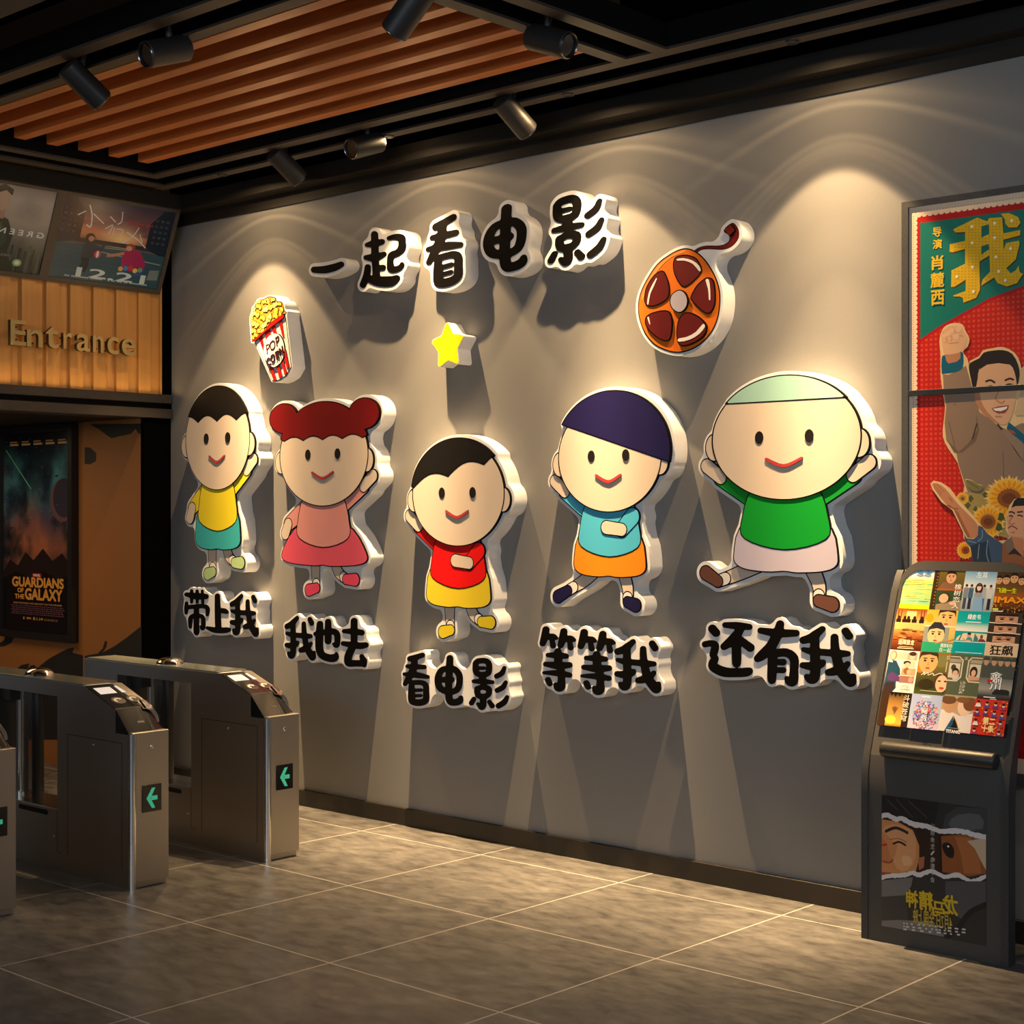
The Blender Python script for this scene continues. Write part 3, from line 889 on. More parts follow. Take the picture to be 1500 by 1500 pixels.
up_l = ((-.15, .45), (-.36, .55), (-.44, .60), False); up_r = ((.15, .45), (.36, .55), (.44, .60), False)
dn_l = ((-.17, .44), (-.33, .36), (-.36, .31), False); dn_r = ((.17, .44), (.33, .36), (.36, .31), False)
fr_r = ((.18, .43), (.10, .37), (-.02, .38), True)
kid('foam child figure in a yellow shirt and teal shorts beside the entrance wall', wbox((264, 700), (380, 640), (318, 560), (322, 848)), (246, 226, 40), (58, 186, 196), (18, 15, 14), (190, 222, 160), 'cap', [dn_l, up_r], leg_std)
kid('foam child figure with dark red hair bunches and a pink skirt', wbox((398, 690), (558, 690), (520, 580), (497, 873)), (236, 160, 156), (238, 92, 118), (122, 4, 12), (240, 80, 115), 'bunch', [dn_l, up_r], leg_std, skirt=True)
kid('foam child figure in a red shirt and yellow shorts with one arm raised', wbox((592, 700), (758, 720), (700, 636), (645, 932)), (246, 8, 10), (246, 220, 48), (14, 11, 10), (236, 214, 40), 'side', [up_l, fr_r], leg_std)
kid('foam child figure in a light blue shirt and orange shorts, running', wbox((804, 860), (990, 870), (868, 580), (900, 892)), (80, 194, 234), (255, 148, 24), (26, 20, 80), (22, 18, 70), 'thick', [up_l, fr_r], leg_run)
kid('foam child figure in a green shirt and lavender shorts with both arms up', wbox((1022, 600), (1292, 590), (1155, 540), (1190, 892)), (0, 160, 46), (206, 198, 222), (168, 216, 206), (112, 72, 60), 'crew', [up_l, up_r], leg_wide)

# ------------------------------------------------------------------ popcorn carton
def cutpx(name, label, cat, pxs, group=None, st=.004):
    w = on_face(pxs); b = bbox([w]); return Cut(name, label, cat, b, group, st)
S = lambda pts: [(x/9.375+340, y/9.375+410) for x, y in pts]
outl = S([(225,520),(260,440),(290,390),(320,310),(380,270),(450,240),(520,222),(600,240),(640,290),(690,310),(715,370),(730,480),(760,760),(820,1200),(740,1330),(640,1390),(555,1390),(330,860),(300,830),(260,760)])
c = cutpx('popcorn_cutout', 'foam cut-out of a red striped popcorn carton marked POP CORN', 'wall cut-out', outl)
X, Y = c.X, c.Y
pp = lambda pts, n=0: sd_poly(X, Y, on_face(catmull(S(pts), n, True) if n else S(pts)))
heap = [(260,520),(300,400),(330,330),(390,285),(450,262),(510,235),(590,250),(612,300),(670,305),(700,350),(715,430),(715,490),(315,830),(275,770),(262,640)]
c.layer('popcorn_heap', pp(heap, 3), (232, 150, 40), line=.004)
cup = [(315,832),(722,470),(735,520),(812,1195),(745,1310),(665,1362),(600,1383),(555,1375)]
c.layer('carton', pp(cup), (248, 240, 228), line=.004)
for s4 in ([(365,790),(420,745),(440,900),(438,985)], [(455,715),(520,655),(540,745),(470,840)], [(545,640),(590,605),(625,745),(575,738)], [(650,575),(690,545),(725,790),(700,775)],
           [(520,1195),(560,1190),(620,1375),(582,1384)], [(620,1190),(655,1170),(700,1325),(660,1352)], [(690,1140),(715,1110),(765,1280),(735,1305)], [(735,985),(748,960),(795,1190),(770,1230),(730,1060)]):
    c.layer('stripe', pp(s4), (226, 8, 18), line=.0005, lift=.0002)
c.layer('carton_rim', pp([(310,828),(490,670),(520,610),(720,470),(728,515),(470,712),(330,842)]), (226, 8, 18), line=.002)
c.layer('label_disc', pp([(600,740),(665,760),(715,840),(735,960),(715,1080),(660,1160),(590,1198),(530,1170),(475,1080),(452,970),(470,860),(530,770)], 3), (250, 246, 238), line=.003)
r_ = lambda segs: [[(x/9.375+340, y/9.375+410, r) for x, y, r in s] for s in segs]
def letters(segs, name):
    P, d = [], None
    for s in segs:
        w = [(*on_face([(x, y)])[0], r) for x, y, r in r_([s])[0]]
        e = sd_stroke(X, Y, w, smooth=len(w) > 3); d = e if d is None else np.minimum(d, e)
    c.layer(name, d, (70, 14, 18), line=.0008)
k = .0036
letters([[(490,900,k),(505,1020,k)], [(490,905,k),(520,890,k),(532,920,k),(500,965,k)]], 'letter_p')
letters([[(575,840,k),(545,880,k),(555,950,k),(585,955,k),(608,910,k),(600,850,k),(575,840,k)]], 'letter_o')
letters([[(620,800,k),(640,910,k)], [(620,805,k),(655,780,k),(662,820,k),(635,860,k)]], 'letter_p')
letters([[(545,1085,k),(515,1080,k),(505,1120,k),(525,1165,k),(555,1155,k)]], 'letter_c')
letters([[(580,1030,k),(560,1060,k),(570,1120,k),(592,1120,k),(608,1070,k),(595,1030,k),(580,1030,k)]], 'letter_o')
letters([[(620,1000,k),(640,1090,k)], [(620,1005,k),(652,980,k),(658,1010,k),(635,1045,k),(668,1065,k)]], 'letter_r')
letters([[(690,1040,k),(675,950,k)], [(675,950,k),(728,1000,k)], [(728,1000,k),(712,915,k)]], 'letter_n')
# kernels, each an individual puff on the heap
random.seed(3)
ks = [(505,285,42),(565,278,36),(455,300,38),(370,300,36),(370,370,48),(310,410,34),(300,470,42),(460,390,52),(530,370,44),(600,350,46),(655,340,34),(680,410,36),(610,430,44),(600,490,44),(520,500,44),
      (420,530,46),(355,480,36),(300,590,44),(270,530,28),(440,620,48),(350,630,38),(500,560,40),(380,690,36),(300,700,40),(330,760,32),(300,790,26),(420,700,34),(660,460,38)]
for x, y, r in ks:
    d = None
    for j in range(4):
        a = random.random()*6.28; w = on_face([((x+r*.45*math.cos(a))/9.375+340, (y+r*.45*math.sin(a))/9.375+410)])[0]
        e = np.hypot((X-w[0]), (Y-w[1]))-r*.62/9.375*.0042; d = e if d is None else np.minimum(d, e)
    c.k = 3
    c.layer('kernel', d, random.choice([(255, 206, 84), (255, 212, 100), (250, 198, 72), (255, 220, 130)]), line=.0028)
c.board(.012, .02)

# ------------------------------------------------------------------ film reel
S = lambda pts: [(x/6.524+910, y/6.524+310) for x, y in pts]
rim = [(620,362),(700,385),(790,460),(870,580),(920,700),(938,820),(925,980),(880,1110),(800,1220),(690,1300),(560,1338),(440,1320),(320,1260),(230,1150),(180,1010),(172,880),(200,760),(260,640),(350,510),(450,430),(540,380)]
tail = [(695,385),(740,350),(820,330),(940,330),(1020,300),(1040,255),(1025,215),(985,180),(1060,112),(1110,160),(1122,220),(1105,275),(1050,330),(970,357),(840,352),(760,362),(712,398)]
c = cutpx('film_reel_cutout', 'foam cut-out of an orange film reel with a curling strip of dark red film', 'wall cut-out', S(rim+tail))
X, Y = c.X, c.Y
pp = lambda pts, n=0: sd_poly(X, Y, on_face(catmull(S(pts), n, True) if n else S(pts)))
c.layer('film_strip', pp(tail, 3), (112, 18, 16), line=.003)
c.layer('reel_disc', pp(rim, 4), (246, 124, 26), line=.006)
c.layer('sheen', pp([(560,385),(625,372),(590,395),(480,440),(380,530),(300,650),(230,790),(200,850),(205,780),(265,650),(350,525),(450,440)], 3), (255, 160, 84), line=-.0005)
holes = [[(515,460),(560,430),(640,425),(720,460),(765,545),(755,590),(690,660),(620,712),(575,695),(530,620),(508,540)],
         [(255,720),(320,620),(380,578),(415,590),(450,680),(458,780),(430,840),(340,890),(265,895),(236,860),(238,790)],
         [(735,715),(800,655),(840,640),(880,665),(897,760),(895,880),(870,945),(830,968),(770,930),(690,850),(682,810)],
         [(255,1010),(330,970),(430,955),(475,985),(490,1080),(475,1200),(440,1230),(370,1205),(290,1140),(248,1075)],
         [(600,990),(660,975),(740,1010),(805,1070),(820,1120),(790,1190),(690,1255),(600,1278),(562,1250),(550,1160),(562,1060)]]
glint = [[(535,455),(600,445),(690,470),(750,520),(765,565),(750,570),(690,500),(610,470),(545,470)], [(255,880),(270,780),(310,690),(358,615),(330,690),(285,790),(268,885)],
         [(815,655),(845,650),(858,740),(860,845),(848,840),(840,740)], [(262,1015),(275,1010),(290,1085),(280,1070)], [(560,1215),(640,1200),(730,1150),(795,1075),(812,1105),(760,1170),(670,1225),(565,1245)]]
for h, g_ in zip(holes, glint):
    p = c.layer('reel_opening', pp(h, 3), (104, 16, 18), line=.006)
    c.layer('glint', pp(g_, 2), (252, 246, 240), line=-.0004, parent=p, lift=.0003)
c.layer('hub', pp([(565,758),(615,780),(642,840),(632,910),(590,955),(545,955),(500,915),(485,855),(505,795)], 3), (206, 196, 208), line=.005)
c.layer('film_frame', pp([(1000,178),(1062,128),(1098,180),(1052,232)], 0), (128, 24, 20), line=.0025)
c.board(.020, .05)

# ------------------------------------------------------------------ star
c0 = atY(656, 507, YF); 
R1, R0 = .112, .062
xs = .98
pts = []
for i in range(10):
    a = math.pi/2+i*math.pi/5+.05; r = R1 if i % 2 == 0 else R0
    pts.append((c0.x+xs*r*math.cos(a), c0.z+r*math.sin(a)))
c = Cut('star_cutout', 'small yellow foam star on the wall between the title and the red-shirted figure', 'wall cut-out', bbox([pts]), None, .003)
c.layer('star_face', sd_poly(c.X, c.Y, pts)-.012, (246, 224, 8), line=0)
c.board(.003, .0)
# ================================================================== raised ENTRANCE lettering
M_gold = mat('dull_gold_metal', (.46, .36, .16), .4, .55, linear=True)
M_goldside = mat('dark_bronze_edge', (.05, .035, .018), .5, .3, linear=True)
XL = .105
LET = [('E', 15.5, 38.5, 469, 506), ('n', 39.5, 63, 483.5, 508.5), ('t', 67, 86.5, 478, 510), ('r', 93, 106, 487.5, 511), ('a', 112.5, 132, 489, 514.5), ('n', 136.5, 152, 492, 516.5), ('c', 157.5, 174, 493.5, 519), ('e', 178.5, 198.5, 496, 521)]
for k, (chx, xa, xb, ya, yb) in enumerate(LET):
    c = bpy.data.curves.new('tmp', 'FONT'); c.body = chx; c.offset = .012; c.extrude = .5; c.resolution_u = 6
    o = bpy.data.objects.new('tmp', c); COL.objects.link(o); bpy.context.view_layer.update()
    me = bpy.data.meshes.new_from_object(o.evaluated_get(bpy.context.evaluated_depsgraph_get()))
    bpy.data.objects.remove(o)
    co_ = [v.co.copy() for v in me.vertices]
    bx0, bx1 = min(v.x for v in co_), max(v.x for v in co_); by0, by1 = min(v.y for v in co_), max(v.y for v in co_)
    xm = (xa+xb)/2
    y0, y1 = atX(xa, 500, XL).y, atX(xb, 500, XL).y; z1, z0 = atX(xm, ya, XL).z, atX(xm, yb, XL).z
    for v, q in zip(me.vertices, co_):
        v.co = (XL-.030+(q.z+.5)*.030, y0+(q.x-bx0)/(bx1-bx0)*(y1-y0), z0+(q.y-by0)/(by1-by0)*(z1-z0))
    me.materials.clear(); me.materials.append(M_gold); me.materials.append(M_goldside)
    for p in me.polygons: p.material_index = 0 if abs(p.normal.x) > .7 else 1
    me.update()
    nth = ['capital E starting', 'first n in', 't in', 'r in', 'a in', 'second n in', 'c in', 'last e ending'][k]
    t = empty('entrance_sign_letter', (XL, (y0+y1)/2, z0), 'raised gold metal letter %s the word Entrance on the wooden panel' % nth, 'sign letter', 'letters of the word Entrance')
    link_mesh('letter_body', me, t)
    pins = MB()
    for fz in (.25, .75):
        pins.cyl((.008, (y0+y1)/2+.004, z0+(z1-z0)*fz), (XL-.028, (y0+y1)/2+.004, z0+(z1-z0)*fz), .005, n=8)
    pins.build('standoff', M_goldside, t)

# ================================================================== tilted screens over the entrance
M_tvframe = mat('speckled_screen_frame', (.060, .048, .038), .42, noise=.6, scale=420, linear=True)
M_scr = print_mat('screen_picture', .22, emit=.10, base=.5)
zt, xt = 3.662, .236; zb, xb_ = 3.19, .030
Tz = Vector((xt-xb_, 0, zt-zb)); HS = Tz.length; Tz.normalize()
UY = Vector((0, 1, 0)); NT = UY.cross(Tz)
def tv(y0, y1, label):
    P0 = Vector((xb_, y0, zb)); W = y1-y0
    t = empty('wall_tv', (xb_, (y0+y1)/2, zb), label, 'screen', 'tilted screens over the entrance')
    f = MB(); b = .030
    outer = [(-b, -b), (W+b, -b), (W+b, HS+b*.7), (-b, HS+b*.7)]; inner = [(0, 0), (W, 0), (W, HS), (0, HS)]
    f.plate([outer, inner], P0, UY, Tz, NT, -.005, .008)
    f.plate([outer], P0, UY, Tz, NT, -.045, -.005)
    f.build('frame', M_tvframe, t, bevel=.003)
    MB().plate([inner], P0, UY, Tz, NT, -.004, -.002).build('panel', M_blackgloss, t)
    br = MB()
    m = P0+UY*(W/2)+Tz*(HS*.55)-NT*.045
    br.box((.011, m.y-.12, m.z-.05), (m.x+.02, m.y+.12, m.z+.0))
    br.build('wall_bracket', M_spot, t)
    a = Art(P0+NT*.0, UY, Tz, clip=(0, 0, W, HS)); return t, a, W
t, a, W = tv(-.922, -.130, 'tilted screen beside the room corner showing two children on a sunset street')
a.field(0, 0, W, HS, 40, 30, lambda x, y: mixc(mixc(rampc([(0, (44, 74, 84)), (.42, (66, 82, 92)), (.5, (150, 96, 78)), (.58, (216, 136, 92)), (.68, (186, 106, 88)), (.82, (120, 76, 84)), (1, (58, 56, 74))], y), (70, 60, 74), (fbm(x*4, y*14, 3)-.45)*2.2 if y > .5 else 0), (255, 214, 150), 1.1-5*math.hypot((x-.56)*.9, y-.56)))
# buildings either side, street, crossing
a.poly([(0, HS*.42), (W*.14, HS*.46), (W*.20, HS*.50), (W*.20, HS*.86), (W*.10, HS), (0, HS)], (30, 40, 54))
a.poly([(W, HS*.40), (W*.86, HS*.46), (W*.80, HS*.50), (W*.80, HS*.80), (W*.90, HS*.98), (W, HS)], (26, 38, 52))
for i in range(5):
    for j in range(3):
        a.rect(W*(.84+.05*j), HS*(.56+.07*i), W*(.87+.05*j), HS*(.59+.07*i), (58, 70, 84), keep=True)
        a.rect(W*(.02+.05*j), HS*(.56+.07*i), W*(.05+.05*j), HS*(.59+.07*i), (64, 66, 76), keep=True)
a.L += 1
a.poly([(W*.14, HS*.46), (W*.86, HS*.46), (W*.80, HS*.515), (W*.20, HS*.515)], (52, 50, 58))
a.poly([(0, 0), (W, 0), (W, HS*.42), (W*.70, HS*.45), (W*.30, HS*.45), (0, HS*.42)], (50, 82, 92))
for i in range(6): a.line([(W*.02, HS*(.05+.062*i)), (W*.98, HS*(.02+.062*i))], .002, (66, 100, 110), 0)
a.line([(W*.36, HS*.38), (W*.98, HS*.31)], .006, (150, 160, 158), 0)
a.line([(W*.40, HS*.43), (W*.70, HS*.44)], .004, (170, 170, 160), 0)
# child with the ball (left) and child in a bright coat (right)
def fig(u, legs, body, head, col, top, pants):
    pass
a.poly([(W*.235, HS*.12), (W*.26, HS*.20), (W*.25, HS*.30), (W*.32, HS*.31), (W*.33, HS*.18), (W*.31, HS*.10), (W*.29, HS*.10), (W*.29, HS*.17)], (38, 44, 52))
a.poly([(W*.24, HS*.28), (W*.25, HS*.44), (W*.29, HS*.49), (W*.34, HS*.46), (W*.40, HS*.42), (W*.41, HS*.47), (W*.44, HS*.46), (W*.42, HS*.38), (W*.35, HS*.36), (W*.34, HS*.28)], (52, 60, 72))
a.ell(W*.29, HS*.535, W*.042, HS*.05, (52, 34, 30)); a.ell(W*.302, HS*.52, W*.026, HS*.034, (196, 140, 112))
a.ell(W*.385, HS*.34, W*.030, HS*.045, (208, 60, 58)); a.ell(W*.385, HS*.34, W*.012, HS*.045, (236, 226, 220))
a.poly([(W*.60, HS*.14), (W*.66, HS*.13), (W*.66, HS*.28), (W*.74, HS*.28), (W*.75, HS*.13), (W*.82, HS*.14), (W*.84, HS*.26), (W*.80, HS*.32), (W*.62, HS*.30)], (60, 84, 150))
a.poly([(W*.62, HS*.24), (W*.60, HS*.40), (W*.66, HS*.46), (W*.76, HS*.45), (W*.84, HS*.30), (W*.82, HS*.20), (W*.70, HS*.18)], (168, 40, 92))
for i, c_ in enumerate([(230, 170, 60), (70, 140, 200), (210, 70, 60), (240, 200, 90), (90, 170, 120)]):
    a.ell(W*(.62+.045*i), HS*(.20+.015*(i % 3)), W*.022, HS*.030, c_)
a.line([(W*.62, HS*.40), (W*.54, HS*.36), (W*.47, HS*.34)], .020, (190, 130, 104))
a.ell(W*.665, HS*.485, W*.045, HS*.040, (150, 70, 60)); a.ell(W*.655, HS*.465, W*.028, HS*.032, (214, 158, 126))
a.poly([(W*.88, HS*.10), (W*.98, HS*.11), (W*.98, HS*.24), (W*.89, HS*.23)], (120, 132, 128))
# brushed title and credits as on the screen
wht = (228, 222, 214)
a.line([(W*.22, HS*.92), (W*.26, HS*.80), (W*.27, HS*.66), (W*.23, HS*.68)], .008, wht); a.line([(W*.14, HS*.78), (W*.20, HS*.84)], .007, wht, 0); a.line([(W*.27, HS*.82), (W*.38, HS*.72)], .006, wht)
a.line([(W*.52, HS*.90), (W*.53, HS*.78), (W*.50, HS*.74)], .007, wht); a.line([(W*.42, HS*.82), (W*.48, HS*.76)], .006, wht, 0)
a.line([(W*.40, HS*.66), (W*.46, HS*.72), (W*.44, HS*.60)], .006, wht); a.line([(W*.48, HS*.70), (W*.48, HS*.60)], .006, wht, 0); a.line([(W*.50, HS*.68), (W*.56, HS*.68), (W*.55, HS*.60)], .006, wht)
a.line([(W*.58, HS*.52), (W*.66, HS*.62), (W*.70, HS*.74)], .007, wht); a.line([(W*.60, HS*.66), (W*.72, HS*.58), (W*.80, HS*.50)], .007, wht); a.line([(W*.72, HS*.66), (W*.76, HS*.56)], .006, wht, 0)
a.text('big world', W*.60, HS*.76, W*.82, HS*.80, (206, 62, 58), .01, mirror=True)
a.text('12.21', W*.24, HS*.045, W*.86, HS*.155, (206, 220, 220), .02)
for u0, u1 in ((.14, .48), (.53, .90)):
    n = 22; random.seed(int(u0*100))
    for i in range(n):
        if random.random() < .85:
            x0 = W*(u0+(u1-u0)*i/n); a.rect(x0, HS*.030, x0+W*(u1-u0)/n*.7, HS*.045, (208, 214, 210), keep=True)
a.L += 1
a.build('screen_picture', M_scr, t)

t, a, W = tv(-1.788, -.982, 'tilted screen partly cut by the left picture edge, grey green poster with mirrored GREEN')
a.field(0, 0, W, HS, 30, 26, lambda x, y: mixc(rampc([(0, (34, 44, 38)), (.15, (58, 72, 60)), (.35, (110, 112, 102)), (.6, (172, 158, 142)), (.85, (186, 170, 156)), (1, (150, 136, 122))], y), (60, 70, 62), (fbm(x*5, y*6, 8)-.42)*2.4*(1-y)))
random.seed(5)
for i in range(30):      # ruined skyline
    u = W*(.45+.55*random.random()); h = HS*(.12+.22*random.random()); a.rect(u, 0, u+W*.03*random.random()+.006, h, random.choice([(48, 58, 50), (66, 76, 66), (84, 92, 82), (36, 46, 40)]))
a.ell(W*.80, HS*.11, .030, .022, (150, 190, 140)); a.ell(W*.80, HS*.11, .016, .012, (226, 240, 206))
# a man in a dark green suit
a.poly([(W*.30, 0), (W*.32, HS*.30), (W*.40, HS*.58), (W*.55, HS*.66), (W*.66, HS*.60), (W*.72, HS*.42), (W*.70, HS*.20), (W*.76, HS*.08), (W*.74, 0)], (26, 48, 38))
a.poly([(W*.46, HS*.20), (W*.52, HS*.56), (W*.62, HS*.56), (W*.68, HS*.36), (W*.60, HS*.14)], (36, 70, 52))
a.poly([(W*.52, HS*.60), (W*.54, HS*.74), (W*.62, HS*.74), (W*.62, HS*.60)], (176, 140, 116))
a.ell(W*.585, HS*.82, W*.058, HS*.125, (196, 160, 134)); a.poly([(W*.51, HS*.82), (W*.52, HS*.96), (W*.58, HS*1.0), (W*.655, HS*.95), (W*.65, HS*.88), (W*.60, HS*.93), (W*.55, HS*.90)], (46, 36, 30))
a.text('G R E E N', W*.60, HS*.435, W*.97, HS*.50, (232, 230, 222), .02, mirror=True)
a.text('HOUSE II', W*.58, HS*.17, W*.72, HS*.20, (150, 160, 148), .0, mirror=True)
a.build('screen_picture', M_scr, t)

# ================================================================== framed film poster in the passage
M_pf = mat('black_poster_frame', (.012, .010, .009), .35, linear=True)
M_print = print_mat('poster_print', .42)
M_printg = print_mat('passage_poster_print', .25, base=.9)
YP = YJ-.034
l0, r0 = atY(5, 780, YP).x, atY(103, 780, YP).x; zt_, zb_2 = atY(55, 634, YP).z, atY(55, 926, YP).z
t = empty('framed_poster', ((l0+r0)/2, YJ, zb_2), 'black framed space film poster hanging on the orange passage wall', 'poster')
fr = MB(); b = .05
fr.plate([[(l0-b, zb_2-b), (r0+b, zb_2-b), (r0+b, zt_+b), (l0-b, zt_+b)], [(l0, zb_2), (r0, zb_2), (r0, zt_), (l0, zt_)]], (0, YJ-.002, 0), UX, VZ, NY, 0, .055)
fr.build('frame', M_pf, t, bevel=.004)
MB().plate([[(l0-.002, zb_2-.002), (r0+.002, zb_2-.002), (r0+.002, zt_+.002), (l0-.002, zt_+.002)]], (0, YJ-.002, 0), UX, VZ, NY, .001, .028).build('backing_panel', M_pf, t)
W, Hh = r0-l0, zt_-zb_2
a = Art((l0, YP+.002, zb_2), UX, VZ, clip=(0, 0, W, Hh))
def nebula(x, y):
    n = fbm(x*2.4+1, y*3.2, 21); m = fbm(x*3.1+9, y*4.0, 33); q = fbm(x*6, y*9, 45)
    c = rampc([(0, (10, 10, 14)), (.24, (14, 13, 18)), (.34, (96, 52, 40)), (.42, (140, 82, 62)), (.55, (88, 70, 84)), (.7, (40, 82, 96)), (.85, (22, 56, 66)), (1, (8, 16, 20))], y)
    if y > .28:
        c = mixc(c, (216, 120, 70), (n-.42)*3.0*(1-abs(y-.45)*2.2)); c = mixc(c, (96, 170, 176), (m-.46)*3.4*(1-abs(y-.76)*3)); c = mixc(c, (12, 20, 30), (q-.42)*2.6)
    return c
a.field(0, 0, W, Hh, 44, 66, nebula)
a.ell(W*.88, Hh*.66, W*.17, W*.17, (112, 76, 76), 32); a.ell(W*.905, Hh*.672, W*.155, W*.155, (58, 54, 66), 32)     # planet
random.seed(9)
for i in range(60): a.ell(W*random.random(), Hh*(.3+.68*random.random()), .0022, .0022, (224, 214, 196), 6, keep=True)
a.L += 1
for u, v, s_ in [(.2, .64, 1), (.36, .8, .8), (.62, .86, .7), (.8, .78, .9), (.12, .52, .9)]:            # small generic ships
    a.poly([(W*u-.03*s_, Hh*v), (W*u, Hh*v+.012*s_), (W*u+.03*s_, Hh*v+.004*s_), (W*u, Hh*v-.006*s_)], (36, 44, 52))
a.line([(W*.04, Hh*.92), (W*.42, Hh*.72)], .006, (110, 220, 150), 0)
a.poly([(0, Hh*.30), (W*.10, Hh*.36), (W*.22, Hh*.33), (W*.34, Hh*.40), (W*.46, Hh*.36), (W*.6, Hh*.42), (W*.74, Hh*.36), (W*.88, Hh*.40), (W, Hh*.34), (W, Hh*.2), (0, Hh*.2)], (34, 24, 26))
a.poly([(0, Hh*.26), (W*.2, Hh*.30), (W*.4, Hh*.27), (W*.62, Hh*.31), (W*.8, Hh*.27), (W, Hh*.29), (W, 0), (0, 0)], (14, 12, 16))
gd = (236, 160, 70)
for i, u in enumerate((.10, .28, .46, .64, .82)): a.rect(W*u, Hh*.955, W*(u+.11), Hh*.962, (190, 140, 90)); a.rect(W*u, Hh*.940, W*(u+.13), Hh*.950, (220, 170, 110))
a.rect(W*.44, Hh*.275, W*.58, Hh*.295, (170, 24, 26)); a.text('MARVEL', W*.46, Hh*.279, W*.56, Hh*.291, (240, 236, 230), .03)
a.text('GUARDIANS', W*.14, Hh*.225, W*.90, Hh*.272, gd, .045)
a.text('OF', W*.22, Hh*.195, W*.31, Hh*.217, gd, .04); a.text('THE', W*.18, Hh*.163, W*.32, Hh*.185, gd, .04)
a.text('GALAXY', W*.34, Hh*.162, W*.88, Hh*.216, gd, .045)
a.text('FROM THE STUDIO THAT BROUGHT YOU THE AVENGERS', W*.16, Hh*.137, W*.88, Hh*.145, (214, 150, 80), .02)
for k in range(5):
    x = .12+.02*(k % 2)
    while x < .9:
        w_ = .01+.03*random.random(); a.rect(W*x, Hh*(.085+.010*k), W*min(x+w_, .92), Hh*(.0905+.010*k), (110, 70, 78), keep=True); x += w_+.008
a.L += 1
a.text('8.1.14', W*.46, Hh*.060, W*.60, Hh*.073, gd, .03); a.text('IN 3D AND REAL D 3D', W*.62, Hh*.060, W*.82, Hh*.070, (190, 130, 80), .01)
a.ell(W*.32, Hh*.066, .010, .010, (200, 140, 80)); a.rect(W*.36, Hh*.062, W*.43, Hh*.071, (190, 130, 80))
a.build('poster_print', M_printg, t)
